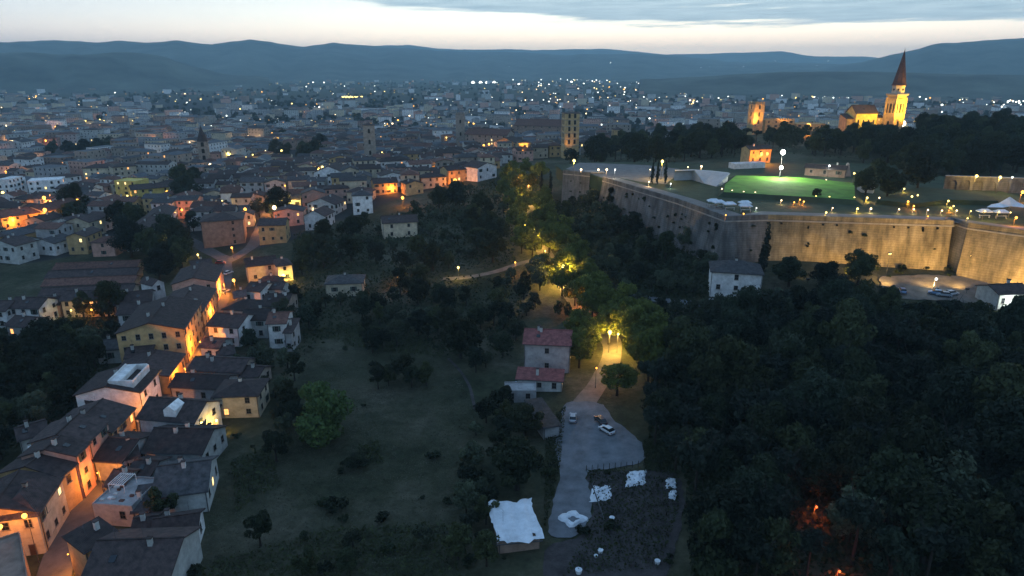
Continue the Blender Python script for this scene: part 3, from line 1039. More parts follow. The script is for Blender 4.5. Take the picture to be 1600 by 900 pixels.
facade(490, 270, 537, 270, 8, 20, roof='gy', rise=4, wall='white', label='large white gabled house on the slope with orange lit flank', win=('F', 'R'), dens=5)
facade(480, 318, 523, 320, 6, 13, roof='gy', rise=3, wall='pale', label='pale gabled house under the large white gable', win=('F', 'R'))
facade(475, 337, 507, 338, 7, 12, roof='gy', rise=2.6, wall='white', label='white gabled house at the lower slope edge', win=('F', 'R'), dens=4)
facade(541, 300, 577, 301, 6, 10, roof='hip', rise=2, wall='cream', label='cream villa with a wide eaved roof below the orange flank', win=('F', 'R'), lit=.06)
facade(584, 287, 621, 285, 6.5, 10, roof='gx', rise=2, wall='ochre', label='ochre house glowing orange above the green slope', win=('F', 'R'))
facade(700, 267, 734, 264, 7.5, 10, roof='gx', rise=2, wall='ochre', label='orange lit house beside two round street lamps', win=('F', 'R'), dens=4)
facade(668, 240, 722, 239, 9, 13, roof='hip', rise=2.2, wall='pink', label='large pale pink house above the orange lit house', win=('F', 'R'), dens=4)
facade(746, 263, 776, 259, 7.5, 13, roof='gy', rise=2.5, wall='white', label='pale gabled house right of the orange lit house', win=('F', 'R'), dens=4)
facade(594, 253, 642, 250, 8.5, 11, roof='hip', rise=2.2, wall='white', label='blue-white house with rounded front beside the dark square tower', win=('F', 'R'), dens=4)
facade(598, 349, 652, 346, 7.2, 11, roof='gx', rise=2, wall='cream', label='lone white house among trees on the green slope', win=('F', 'R'), dens=7)
facade(508, 444, 566, 442, 5.0, 10, roof='hip', rise=1.7, wall='cream', tile='tile_grey', label='low cream cottage with green shutters above the meadow', win=('F', 'R'), shut=1, dens=6)
V_W = pav(1112, 424, 1192, 429, 6.6, 11, z=15.0, roof='hip', rise=2.2, wall='white', tile='tile_grey', label='white villa with two rows of dark windows under the fortress', win=('F', 'R'), dens=3.7, shut=.0, lit=0, chim=3)
facade(819, 537, 891, 540, 8.6, 11, roof='gx', rise=2.0, wall='grey', tile='tile_bright', label='two storey house with bright red tiled roof by the gravel yard', win=('F', 'R'), dens=7, lit=0, chim=2)
facade(808, 592, 878, 596, 3.3, 4.5, roof='shed', rise=1.0, wall='pale', tile='tile_bright', cat='annex', name='annex', label='low red roofed annex in front of the red roofed house', win=('F',), dens=3, lit=0)
facade(788, 612, 838, 612, 3.0, 5, roof='flat', rise=0, wall='grey', cat='garage', name='garage', label='flat grey garage left of the red annex', win=('F',), dens=3)
facade(850, 668, 874, 664, 3.0, 12, roof='shed', rise=.6, wall='grey', tile='tile_grey', cat='shed', name='garden_shed', label='dark lean-to shed beside the parked silver car', win=(), chim=0)
facade(1562, 458, 1612, 456, 4.6, 8, roof='gx', rise=1.4, wall='pale', label='small pale house with a white lamp at the right edge', win=('F',), cat='house')

# smaller houses filling the gaps between the street and the meadow
for (a1, b1, a2, b2, hh, dd_, rf_, wl_, tl_, lb) in [
        (198, 744, 232, 746, 4.0, 7, 'gx', 'grey', 'tile', 'small grey house tucked behind the long bluish house'),
        (166, 758, 192, 760, 4.2, 6, 'gx', 'stone', 'tile_red', 'small brown roofed house by the flat terrace roof'),
        (208, 800, 236, 796, 3.2, 6, 'shed', 'pale', 'tile_grey', 'low lean-to between the flat terrace and the black courtyard tree'),
        (206, 838, 238, 834, 3.6, 6, 'gx', 'stone', 'tile', 'little dark roofed outhouse left of the low white cottage'),
        (258, 676, 318, 668, 3.6, 8, 'gx', 'grey', 'tile', 'dark low house below the blue-white house'),
        (318, 690, 345, 684, 3.0, 6, 'hip', 'stone', 'tile', 'small dark outbuilding at the meadow below the garden lamp'),
        (322, 640, 340, 640, 3.2, 6, 'shed', 'ochre', 'tile', 'little ochre lean-to lit by the garden lamp'),
        (376, 588, 402, 590, 3.4, 7, 'gx', 'stone', 'tile', 'little house with red cloth behind the cream house'),
        (312, 542, 342, 544, 4.2, 7, 'gx', 'pale', 'tile_red', 'low pale roofed house below the whitewashed house'),
        (340, 556, 366, 552, 3.2, 6, 'hip', 'grey', 'tile', 'small dark hipped roof below the whitewashed house'),
        (366, 466, 384, 464, 4.2, 7, 'gx', 'grey', 'tile_grey', 'small grey house left of the wide windowed white house'),
        (408, 452, 440, 452, 4.4, 8, 'gx', 'pale', 'tile', 'pale roofed house beside the bright yellow lamp'),
        (444, 520, 455, 520, 6.0, 8, 'shed', 'grey', 'tile', 'narrow grey annex right of the shuttered white house'),
        (404, 440, 436, 440, 3.4, 6, 'hip', 'stone', 'tile', 'low dark house in front of the yellow lit house'),
        (100, 690, 118, 684, 6.5, 6, 'gx', 'pale', 'tile', 'pale attic house above the tall pinkish house'),
        (60, 716, 92, 704, 5.5, 6, 'flat', 'white', 'tile', 'whitish roof terrace cluttered behind the pink row'),
        (140, 640, 178, 630, 5.0, 6, 'gx', 'grey', 'tile', 'low grey back house below the terrace house'),
        (150, 548, 190, 545, 4.2, 8, 'gx', 'pale', 'tile_grey', 'pale low back house under the tan gable'),
        (196, 560, 236, 556, 5.0, 8, 'gx', 'stone', 'tile', 'stone house between the pale low back house and the street')]:
    facade(a1, b1, a2, b2, hh, dd_, roof=rf_, rise=0 if rf_ == 'flat' else 1.3, wall=wl_, tile=tl_, label=lb, group=G2, win=('F', 'R'), dens=3.4, lit=.03)

# ---------------------------------------------------------------- fortress
ZT = 33.6


def streaky(name, c, c2):
    m = mat(name, c, 0.95, 0.25, 0.22, c2=c2, bump=0.5, bscale=1.3)
    nt_ = m.node_tree
    nz_ = [n_ for n_ in nt_.nodes if n_.type == 'TEX_NOISE'][0]
    g_ = [n_ for n_ in nt_.nodes if n_.type == 'NEW_GEOMETRY'][0]
    mp_ = nt_.nodes.new('ShaderNodeMapping')
    mp_.inputs['Scale'].default_value = (2.6, 2.6, 0.28)
    nt_.links.new(g_.outputs['Position'], mp_.inputs[0])
    nt_.links.new(mp_.outputs[0], nz_.inputs['Vector'])
    b_ = nt_.nodes['Principled BSDF']
    src = b_.inputs['Base Color'].links[0].from_socket
    n2_ = nt_.nodes.new('ShaderNodeTexNoise')
    n2_.inputs['Scale'].default_value = 0.16
    n2_.inputs['Detail'].default_value = 7
    n2_.inputs['Roughness'].default_value = 0.7
    nt_.links.new(g_.outputs['Position'], n2_.inputs['Vector'])
    r2 = nt_.nodes.new('ShaderNodeMapRange')
    r2.inputs[1].default_value = .35
    r2.inputs[2].default_value = .65
    r2.inputs[3].default_value = .62
    r2.inputs[4].default_value = 1.25
    nt_.links.new(n2_.outputs[0], r2.inputs[0])
    sc_ = nt_.nodes.new('ShaderNodeVectorMath')
    sc_.operation = 'SCALE'
    nt_.links.new(src, sc_.inputs[0])
    nt_.links.new(r2.outputs[0], sc_.inputs['Scale'])
    wv_ = nt_.nodes.new('ShaderNodeTexWave')
    wv_.bands_direction = 'Z'
    wv_.inputs['Scale'].default_value = .42
    wv_.inputs['Distortion'].default_value = 4.0
    wv_.inputs['Detail'].default_value = 3
    nt_.links.new(g_.outputs['Position'], wv_.inputs['Vector'])
    r3 = nt_.nodes.new('ShaderNodeMapRange')
    r3.inputs[3].default_value = .90
    r3.inputs[4].default_value = 1.06
    nt_.links.new(wv_.outputs[1], r3.inputs[0])
    s3 = nt_.nodes.new('ShaderNodeVectorMath')
    s3.operation = 'SCALE'
    nt_.links.new(sc_.outputs[0], s3.inputs[0])
    nt_.links.new(r3.outputs[0], s3.inputs['Scale'])
    nt_.links.new(s3.outputs[0], b_.inputs['Base Color'])
    return m


M['rampart'] = streaky('rampart_brick_lit', (0.15, 0.122, 0.075), (0.27, 0.215, 0.13))  # lit copy, the floodlight's warmth partly put into the colour
M['rampart_unlit'] = streaky('rampart_brick_unlit', (0.095, 0.090, 0.088), (0.155, 0.148, 0.142))  # unlit copy of the same wall, shade put into a darker greyer colour
M['coping'] = mat('coping_stone', (0.30, 0.27, 0.24), 0.9, 0.25, 0.6)
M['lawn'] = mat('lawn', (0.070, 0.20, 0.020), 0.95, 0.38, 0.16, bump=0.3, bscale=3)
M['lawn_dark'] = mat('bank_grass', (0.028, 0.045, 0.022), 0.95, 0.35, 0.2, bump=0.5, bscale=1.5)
M['terrace'] = mat('terrace_gravel', (0.16, 0.155, 0.15), 0.95, 0.25, 0.3, bump=0.2, bscale=4)
M['opening_shade'] = mat('dark_opening', (0.012, 0.012, 0.012), 0.9, 0.2, 1.0)  # near-black colour standing in for the shade inside openings


def TL(u, v, z=ZT):
    p = on_level(u, v, z)
    return (float(p[0]), float(p[1]))


E_A2, E_A1 = TL(880, 268), TL(922, 272)
E_A, E_A5, E_B, E_C = TL(942, 279), TL(1060, 314), TL(1134, 341), TL(1200, 339)
E_D = TL(1489, 348)
E_E = (E_D[0] + 2.6, E_D[1] - 3.4)
E_F = TL(1604, 364)
E_G = (E_F[0] + 40, E_F[1] - 4)
back = [(E_G[0], 345.0), (40.0, 350.0), (E_A2[0] - 2, 338.0)]
outline = [E_A2, E_A1, E_A, E_A5, E_B, E_C, E_D, (E_D[0] + .9, E_D[1] + 4), (E_E[0] - .3, E_D[1] + 3.5), E_E, E_F, E_G] + back
n = len(outline)
vs = [(x, y, ZT) for x, y in outline] + [(x, y, ZT - 6) for x, y in outline]
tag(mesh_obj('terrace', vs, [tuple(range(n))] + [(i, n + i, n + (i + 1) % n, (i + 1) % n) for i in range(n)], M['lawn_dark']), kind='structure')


def rampart(label, path, m, base_off, loc_name='fortress_wall', ivy=0, seed=1, stains=0, prev=None, nxt=None):
    """battered brick face under a cordon and a low parapet, following path from left to right"""
    t = thing(loc_name, label, 'fortress wall', (path[0][0], path[0][1], ZT), 0)
    ox, oy = path[0]
    rnd = random.Random(seed)
    # outward normals (towards the valley, that is to the right of the walking direction)
    def nrm(i):
        full = ([prev] if prev else []) + list(path) + ([nxt] if nxt else [])
        k = i + (1 if prev else 0)
        ds = []
        if k > 0:
            ds.append((Vector(full[k]) - Vector(full[k - 1])).normalized())
        if k < len(full) - 1:
            ds.append((Vector(full[k + 1]) - Vector(full[k])).normalized())
        ns = [Vector((d.y, -d.x)) for d in ds]
        if len(ns) == 1:
            return ns[0]
        mvec = (ns[0] + ns[1]).normalized()
        return mvec / max(.5, mvec.dot(ns[0]))
    mw, mp, mc = MB(), MB(), MB()
    dense = []
    for i in range(len(path) - 1):
        a, b_ = Vector(path[i]), Vector(path[i + 1])
        na, nb = nrm(i), nrm(i + 1)
        k = max(1, int((b_ - a).length / 4))
        for j in range(k):
            dense.append((a.lerp(b_, j / k), na.lerp(nb, j / k)))
    dense.append((Vector(path[-1]), nrm(len(path) - 1)))
    V, Fc = [], []
    lev = 7
    for p, nn in dense:
        gz = float(terr(p.x + nn.x * base_off, p.y + nn.y * base_off)) - 1.5
        for k in range(lev):
            s = k / (lev - 1)
            z = (ZT - 1.3) * (1 - s) + gz * s
            off = 0.05 + base_off * s + rnd.uniform(-.12, .12) * (0 < k < lev - 1)
            V.append((p.x + nn.x * off - ox, p.y + nn.y * off - oy, z - ZT))
    for i in range(len(dense) - 1):
        for k in range(lev - 1):
            a = i * lev + k
            Fc.append((a, a + 1, a + lev + 1, a + lev))
    mw.add(V, Fc)
    mw.build('wall_face', m, t)
    for mm, (z0, z1, o0, o1) in ((mc, (-1.3, -0.85, 0.32, -0.3)), (mp, (-0.85, 0.75, 0.10, -0.55))):
        V, Fc = [], []
        for p, nn in dense:
            for off, z in ((o0, z0), (o0, z1), (o1, z1), (o1, z0)):
                V.append((p.x + nn.x * off - ox, p.y + nn.y * off - oy, z))
        for i in range(len(dense) - 1):
            for k in range(4):
                a, b_ = i * 4 + k, i * 4 + (k + 1) % 4
                Fc.append((b_, a, a + 4, b_ + 4))
        Fc += [(0, 1, 2, 3), tuple(len(V) - 4 + k for k in (3, 2, 1, 0))]
        mm.add(V, Fc)
    mc.build('cordon', M['coping'], t)
    mp.build('parapet', m, t)
    # weep holes and plants rooted in the face
    for _ in range(ivy):
        i = rnd.randrange(1, len(dense) - 1)
        p, nn = dense[i]
        s = rnd.uniform(.12, .85)
        gz = float(terr(p.x, p.y))
        z = (ZT - 1.3) * (1 - s) + gz * s
        off = 0.1 + base_off * s
        cl_ = link('creeper', random.choice(SHRUBS), t, (p.x + nn.x * off - ox, p.y + nn.y * off - oy, z - ZT), (rnd.uniform(-.4, .4), 0, rnd.uniform(0, 6)), (rnd.uniform(.35, .7),) * 2 + (rnd.uniform(.5, 1.1),))
    for _ in range(stains):
        i = rnd.randrange(0, len(dense) - 1)
        p, nn = dense[i]
        off = 0.36
        link('drain', DRAIN, t, (p.x + nn.x * off - ox, p.y + nn.y * off - oy, -1.9), (0, 0, math.atan2(nn.y, nn.x) + math.pi / 2))
    return t


dr = MB().box(-0.25, -0.25, -0.25, 0.25, 0.4, 0.25, 0)
DRAIN = bpy.data.meshes.new('drain')
DRAIN.from_pydata(dr.v, [], dr.f)
DRAIN.materials.append(M['opening_shade'])


# ---------------------------------------------------------------- leaves
def leaf_cloud(name, clumps, n, leaf, m, seed, flat=0.0):
    """many small leaf faces scattered over the skins of overlapping clumps"""
    r = np.random.default_rng(seed)
    c = np.array([k[:3] for k in clumps])
    rad = np.array([k[3] for k in clumps])
    w = rad ** 2
    pick = r.choice(len(clumps), n, p=w / w.sum())
    d = r.normal(size=(n, 3))
    d /= np.linalg.norm(d, axis=1)[:, None]
    rr = rad[pick] * (0.72 + 0.36 * r.random(n))
    p = c[pick] + d * rr[:, None] * np.array([1, 1, 0.85])
    nn = d + r.normal(size=(n, 3)) * 0.55
    nn /= np.linalg.norm(nn, axis=1)[:, None]
    a = np.cross(nn, r.normal(size=(n, 3)))
    a /= np.linalg.norm(a, axis=1)[:, None]
    b_ = np.cross(nn, a)
    s = leaf * (0.55 + 0.9 * r.random(n))[:, None]
    quad = np.stack([p - a * s, p - b_ * s * .6, p + a * s, p + b_ * s * .6], 1).reshape(-1, 3)
    me = bpy.data.meshes.new(name)
    fill_quads(me, quad)
    me.materials.append(m)
    return me


def fill_quads(me, quad):
    nf = len(quad) // 4
    me.vertices.add(len(quad))
    me.vertices.foreach_set('co', np.ascontiguousarray(quad, dtype=np.float32).ravel())
    me.loops.add(nf * 4)
    me.loops.foreach_set('vertex_index', np.arange(nf * 4, dtype=np.int32))
    me.polygons.add(nf)
    me.polygons.foreach_set('loop_start', np.arange(0, nf * 4, 4, dtype=np.int32))
    me.polygons.foreach_set('loop_total', np.full(nf, 4, dtype=np.int32))
    me.update()


def broad_clumps(seed, Rr=4.0, hgt=6.0, base=2.2, k=26):
    r = np.random.default_rng(seed)
    out = []
    for _ in range(k):
        a = r.uniform(0, 2 * math.pi)
        h_ = r.random()
        prof = math.sin(math.pi * (0.16 + 0.78 * h_)) ** 0.7
        q_ = math.sqrt(r.random()) * prof * Rr * 0.82
        out.append((q_ * math.cos(a), q_ * math.sin(a), base + 0.9 + h_ * (hgt - 1.2), Rr * r.uniform(.20, .36)))
    return out


def cyp_clumps(seed, Rr=1.15, hgt=12.0):
    r = np.random.default_rng(seed)
    out = []
    for i in range(26):
        h_ = i / 25
        w = Rr * (math.sin(math.pi * (0.12 + 0.80 * h_)) ** 0.6) * (1 - 0.35 * h_)
        a = r.uniform(0, 6.3)
        out.append((w * .35 * math.cos(a), w * .35 * math.sin(a), 0.7 + h_ * (hgt - 1.2), max(.28, w * r.uniform(.7, .95))))
    return out


LV = ['leaf', 'leaf_b', 'leaf_c', 'leaf', 'leaf_b', 'leaf', 'leaf_c', 'leaf_olive']
BROAD = [leaf_cloud('crown', broad_clumps(10 + i, 3.5 + .35 * (i % 4), 5.4 + .7 * (i % 3), 2.0, 16 + 3 * (i % 5)), 2700, 0.29, M[LV[i]], i) for i in range(8)]
OLIVE = [leaf_cloud('crown', broad_clumps(30 + i, 2.7, 3.4, 1.0, 16), 800, 0.32, M['leaf_olive'], 40 + i) for i in range(4)]
BIG = [leaf_cloud('crown', broad_clumps(50 + i, 5.4 + .5 * (i % 3), 7.6 + .8 * (i % 3), 2.4, 30 + 5 * (i % 3)), 6500, 0.31, M[LV[i]], 60 + i) for i in range(5)]
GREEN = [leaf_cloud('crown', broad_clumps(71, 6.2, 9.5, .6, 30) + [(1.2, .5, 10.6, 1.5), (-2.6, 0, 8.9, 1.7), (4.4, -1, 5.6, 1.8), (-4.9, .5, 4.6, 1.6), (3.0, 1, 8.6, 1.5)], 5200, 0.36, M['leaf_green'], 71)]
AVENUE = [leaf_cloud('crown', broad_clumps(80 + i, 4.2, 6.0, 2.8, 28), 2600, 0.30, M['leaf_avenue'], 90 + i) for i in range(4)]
CYP = [leaf_cloud('crown', cyp_clumps(100 + i), 1100, 0.26, M['needle'], 100 + i) for i in range(3)]
PINE = [leaf_cloud('crown', [(x * 1.1, y * 1.1, 6.3 + abs(z) * .5, r_ * .8) for x, y, z, r_ in broad_clumps(120, 3.6, 2.5, 0, 22)], 1300, 0.34, M['needle'], 121)]
SHRUBS = [leaf_cloud('foliage', broad_clumps(140 + i, 1.4, 1.6, -0.4, 9), 320, 0.22, M['leaf'], 150 + i) for i in range(3)]


def trunk_mesh(name, h, r, limbs, seed):
    rnd = random.Random(seed)
    m = MB()
    m.ring(0, 0, [(-1.2, r * 1.5), (0.2, r * 1.15), (h * .6, r * .85), (h, r * .6)], 7)
    for i in range(limbs):
        a = 2 * math.pi * i / limbs + rnd.uniform(-.4, .4)
        L_ = h * rnd.uniform(.5, .8)
        m.tube((0, 0, h * rnd.uniform(.75, .95)), (math.cos(a) * L_ * .55, math.sin(a) * L_ * .55, h + L_ * .7), r * .5, r * .15, 5)
    me = bpy.data.meshes.new(name)
    me.from_pydata(m.v, [], m.f)
    me.materials.append(M['bark'])
    return me


TR_B = [trunk_mesh('trunk', 3.2, .26, 4, i) for i in range(3)]
TR_O = [trunk_mesh('trunk', 1.7, .2, 3, 10 + i) for i in range(2)]
TR_BIG = [trunk_mesh('trunk', 4.2, .42, 5, 20)]
TR_C = [trunk_mesh('trunk', 2.0, .14, 0, 30)]
TR_P = [trunk_mesh('trunk', 6.4, .22, 4, 31)]
KINDS_T = {'broadleaf_tree': (BROAD, TR_B), 'olive_tree': (OLIVE, TR_O), 'large_tree': (BIG, TR_BIG), 'green_tree': (GREEN, TR_BIG), 'avenue_tree': (AVENUE, TR_B),
           'cypress_tree': (CYP, TR_C), 'pine_tree': (PINE, TR_P)}
TREES = []


def tree(kind, x, y, z, s, base=None, group=None, label=None, sz=1.0):
    cr_, tk = KINDS_T[kind]
    t = thing(kind, label, 'tree', (x, y, z - 0.1), random.uniform(0, 6.28), group)
    t.scale = (s, s, s * sz)
    link('crown', random.choice(cr_), t)
    link('trunk', random.choice(tk), t)
    TREES.append((x, y, 2.2 * s))
    if label is None:
        u, v = pix(x, y, z + 3 * s)
        later_label(t, base, u, v)
    return t


rampart('long unlit grey weathered fortress face from the gate round to the dark corner', [E_A, E_A5, E_B, E_C], M['rampart_unlit'], 2.2, ivy=34, seed=3, nxt=E_D)
rampart('amber floodlit brick curtain wall of the fortress, left of the cleft', [(E_C[0] + .02, E_C[1]), E_D], M['rampart'], 2.2, ivy=8, seed=5, stains=12, prev=E_B)
rampart('amber floodlit bastion wall right of the cleft above the car park', [E_E, E_F, E_G], M['rampart'], 3.0, ivy=3, seed=6, stains=8)
rampart('narrow dark recess wall forming the cleft in the floodlit rampart', [(E_D[0] + .25, E_D[1] - 0.1), (E_D[0] + .9, E_D[1] + 4), (E_E[0] - .3, E_D[1] + 3.5), (E_E[0] - .1, E_E[1] - .1)], M['rampart_unlit'], 0.4, seed=7)  # cleft walls take the unlit copy, part of their shade is colour
rampart('low dark wall stub left of the amber lit fortress gate', [E_A2, E_A1], M['rampart_unlit'], 1.5, ivy=4, seed=8)
# round keep beside the gate
gp = TL(930, 272)
t = thing('gatehouse', 'arched brick gate passage glowing amber at the far end of the grey rampart', 'gatehouse', (gp[0], gp[1] + 3, ZT - 9))
m = MB().box(-4, -1.5, -3, -1.6, 3, 9.2).box(1.6, -1.5, -3, 4, 3, 9.2)
arch = [(1.6 * math.cos(a), 7 + 1.6 * math.sin(a)) for a in np.linspace(0, math.pi, 9)]
for (xa, za), (xb, zb) in zip(arch[:-1], arch[1:]):
    m.add([(xa, -1.5, za), (xb, -1.5, zb), (xb, -1.5, 9.2), (xa, -1.5, 9.2), (xa, 3, za), (xb, 3, zb), (xb, 3, 9.2), (xa, 3, 9.2)],
          [(0, 3, 2, 1), (4, 5, 6, 7), (0, 1, 5, 4), (3, 7, 6, 2)])
m.build('arch_wall', M['rampart'], t)
MB().box(-4.3, -1.8, 9.22, 4.3, 3.3, 9.8).build('coping', M['coping'], t)


def slabpoly(name, pts, z, thick, m, kind='structure', label=None, cat=None):
    P = [TL(u, v, z) for u, v in pts]
    n = len(P)
    V = [(x, y, z) for x, y in P] + [(x, y, z - thick) for x, y in P]
    a2 = sum(P[i - 1][0] * P[i][1] - P[i][0] * P[i - 1][1] for i in range(n))
    top = tuple(range(n)) if a2 > 0 else tuple(range(n - 1, -1, -1))
    o = mesh_obj(name, V, [top] + [(i, (i + 1) % n, n + (i + 1) % n, n + i) for i in range(n)], m)
    return tag(o, label, cat, None, kind)


walk = [E_A2, E_A1, E_A, E_A5, E_B, E_C, E_D, E_F, E_G]
V, Fc = [], []
for k, p in enumerate(walk):
    a, b_ = Vector(walk[max(0, k - 1)]), Vector(walk[min(len(walk) - 1, k + 1)])
    d = (b_ - a).normalized()
    for off in (.9, 7.5 if k < 4 else 9.0):
        V.append((p[0] - d.y * off, p[1] + d.x * off, ZT + .012))
    if k:
        Fc.append((2 * k - 2, 2 * k, 2 * k + 1, 2 * k - 1))
tag(mesh_obj('rampart_walk', V, Fc, M['terrace']), kind='structure')
slabpoly('forecourt', [(884, 264), (905, 254), (1010, 258), (1062, 264), (1056, 275), (1040, 288), (1000, 284), (950, 274)], ZT + .03, .02, M['terrace'])
lawn_px = [(1131, 300), (1133, 288), (1150, 274), (1250, 277), (1335, 286), (1336, 312), (1290, 309), (1200, 304)]
LZ = ZT + 1.6
lp = [TL(u, v, LZ) for u, v in lawn_px]
lc = (sum(p[0] for p in lp) / 8, sum(p[1] for p in lp) / 8)
V = [(x, y, LZ - .02) for x, y in lp] + [(lc[0] + (x - lc[0]) * 1.10, lc[1] + (y - lc[1]) * 1.14, ZT) for x, y in lp]
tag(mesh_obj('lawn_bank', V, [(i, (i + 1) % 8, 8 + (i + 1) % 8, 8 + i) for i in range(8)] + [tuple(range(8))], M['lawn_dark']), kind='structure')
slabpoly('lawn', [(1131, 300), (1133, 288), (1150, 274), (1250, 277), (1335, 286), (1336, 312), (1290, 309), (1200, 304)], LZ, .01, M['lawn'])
slabpoly('grass_bank', [(1370, 312), (1435, 292), (1540, 300), (1560, 314), (1480, 312), (1430, 318)], ZT + 1.6, 2.2, M['lawn_dark'])

# curved white ramp wall
t = thing('ramp', 'curved pale concrete ramp wall beside the floodlit lawn', 'ramp', (*TL(1095, 280), ZT))
rx, ry = TL(1095, 280)
top = [(1056, 267), (1085, 266), (1115, 268), (1141, 271)]
bot = [(1060, 274), (1080, 280), (1100, 286), (1119, 291)]
V = []
for (u, v) in top:
    x, y = TL(u, v, ZT + 4.5)
    V += [(x - rx, y - ry, 4.5), (x - rx, y - ry + 2.5, 4.5), (x - rx, y - ry + 2.5, -1)]
for (u, v) in bot:
    x, y = TL(u, v, ZT + .2)
    V += [(x - rx, y - ry, .2), (x - rx, y - ry, -1)]
Fc = []
for i in range(3):
    a, b_, c, d = 3 * i, 3 * i + 3, 12 + 2 * i, 12 + 2 * i + 2
    Fc += [(c, d, b_, a), (a, b_, b_ + 1, a + 1), (a + 1, b_ + 1, b_ + 2, a + 2), (c + 1, d + 1, d, c)]
Fc += [(12, 0, 1, 2, 13), (18, 19, 11, 10, 9)]
mesh_obj('ramp_wall', V, Fc, mat('pale_concrete', (0.42, 0.43, 0.44), .9, .12, .5), t)

# small buildings of the park inside the ramparts


pav(1172, 234, 1206, 233, 7, 8, z=33, roof='gx', rise=1.5, wall='ochre', label='amber lit park building with two wall lamps beyond the lawn', win=('F',), shut=0, dens=4, lit=0)
pav(1258, 262, 1322, 266, 3.4, 7, roof='gx', rise=1.2, wall='brown', tile='tile', label='low dark brown building along the far side of the lawn', win=('F',), dens=5, lit=0)
pav(1340, 288, 1366, 290, 3.0, 4, roof='flat', rise=0, wall='white', label='white kiosk under the park trees right of the lawn', win=('F',), cat='kiosk', name='kiosk', dens=3, lit=0)
pav(1148, 257, 1196, 255, 2.2, 5, roof='flat', rise=0, wall='white', label='low white stage shelter by the tall floodlight', win=(), cat='shelter', name='shelter')
t = thing('buttress', 'pale stone buttress lit at the right end of the brown park building', 'buttress', (*TL(1322, 275), ZT))
MB().add([(-1.5, -1.5, 0), (1.5, -1.5, 0), (1.5, 1.5, 0), (-1.5, 1.5, 0), (-.5, -.5, 5), (.5, -.5, 5), (.5, .5, 5), (-.5, .5, 5)],
         [(0, 1, 5, 4), (1, 2, 6, 5), (2, 3, 7, 6), (3, 0, 4, 7), (4, 5, 6, 7)]).build('stone_body', M['stone'], t)
MB().ring(0, 0, [(5, .75), (5.3, .75), (6.0, .05)], 4, a0=.785).build('cap', M['coping'], t)
# arched retaining wall at the right
ax0, ay0 = TL(1476, 296)
ax1, ay1 = TL(1640, 302)
t = thing('arcade_wall', 'dark brick wall with blind arches and lamps on top at the right edge', 'wall', (ax0, ay0, ZT), math.atan2(ay1 - ay0, ax1 - ax0))
L_ = math.hypot(ax1 - ax0, ay1 - ay0)
na = 8
pw = L_ / na
m = MB().box(0, .6, -.5, L_, 1.2, 5.2)
for i in range(na + 1):
    m.box(i * pw - .5, 0, -.5, i * pw + .5, .598, 5.2)
for i in range(na):
    c0, rr_ = (i + .5) * pw, pw / 2 - .5
    pts = [(c0 + rr_ * math.cos(a), 2.2 + min(rr_, 2.6) * math.sin(a)) for a in np.linspace(0, math.pi, 9)]
    for (xa, za), (xb, zb) in zip(pts[:-1], pts[1:]):
        m.add([(xa, 0, za), (xb, 0, zb), (xb, 0, 5.2), (xa, 0, 5.2), (xa, .598, za), (xb, .598, zb)], [(0, 3, 2, 1), (0, 1, 5, 4)])
m.build('arched_face', M['rampart_unlit'], t)
MB().box(-.3, -.2, 5.21, L_ + .3, 1.4, 5.5).build('coping', M['coping'], t)

# tent
tx, ty = TL(1570, 336)
t = thing('marquee', 'white peaked canvas marquee on the fortress terrace', 'marquee', (tx, ty, ZT))
m = MB()
cr_ = [(-6.5, 0, 2.6), (-3, -2.5, 3.0), (0.5, -1, 3.1), (3.5, -2.5, 3.0), (7.5, 0, 2.6), (3.5, 3, 3.0), (0, 3, 3.0), (-3, 3, 3.0)]
pk = [(-2.6, .3, 3.9), (0.6, .4, 6.0), (3.6, .3, 4.2)]
m.add(cr_ + pk, [(0, 1, 8), (1, 2, 8), (2, 9, 8), (2, 3, 10), (2, 10, 9), (3, 4, 10), (4, 5, 10), (5, 9, 10), (5, 6, 9), (6, 8, 9), (6, 7, 8), (7, 0, 8)])
m.build('canopy', M['canvas'], t)
for x, y in ((-6.5, 0), (-3, -2.5), (3.5, -2.5), (7.5, 0), (3.5, 3), (-3, 3)):
    MB().tube((x, y, -.05), (x, y, 2.75), .06, .06).build('pole', M['metal'], t)
MB().tube((.6, .4, 0), (.6, .4, 6), .08, .08).build('pole', M['metal'], t)

SM = {}


def stall(u, v, lab, rz=0.0):
    x, y = TL(u, v, ZT)
    t = thing('market_stall', lab, 'stall', (x, y, ZT), rz, 'white stalls on the rampart walk')
    if not SM:
        mm = MB().add([(-2, -1.3, 2.2), (2, -1.3, 2.2), (2, 1.3, 2.2), (-2, 1.3, 2.2), (-1, 0, 2.9), (1, 0, 2.9)], [(0, 1, 5, 4), (1, 2, 5), (2, 3, 4, 5), (3, 0, 4)])
        mm.box(-2, -1.32, 1.9, 2, -1.28, 2.21).box(-2, 1.28, 1.9, 2, 1.32, 2.21).box(-2.02, -1.3, 1.9, -1.98, 1.3, 2.21).box(1.98, -1.3, 1.9, 2.02, 1.3, 2.21)
        SM['c'] = mm.build('canopy', M['canvas'], t).data
        SM['t'] = MB().box(-1.7, -.9, .8, 1.7, -.2, .92).box(-1.6, -.85, 0, -1.5, -.3, .8).box(1.5, -.85, 0, 1.6, -.3, .8).build('counter', M['pale'], t).data
        SM['p'] = MB().tube((0, 0, -.05), (0, 0, 2.25), .04, .04).build('post', M['metal'], t, loc=(-1.9, -1.2, 0)).data
        k0 = 1
    else:
        link('canopy', SM['c'], t)
        link('counter', SM['t'], t)
        k0 = 0
    for px, py in ((-1.9, -1.2), (1.9, -1.2), (1.9, 1.2), (-1.9, 1.2))[k0:]:
        link('post', SM['p'], t, (px, py, 0))


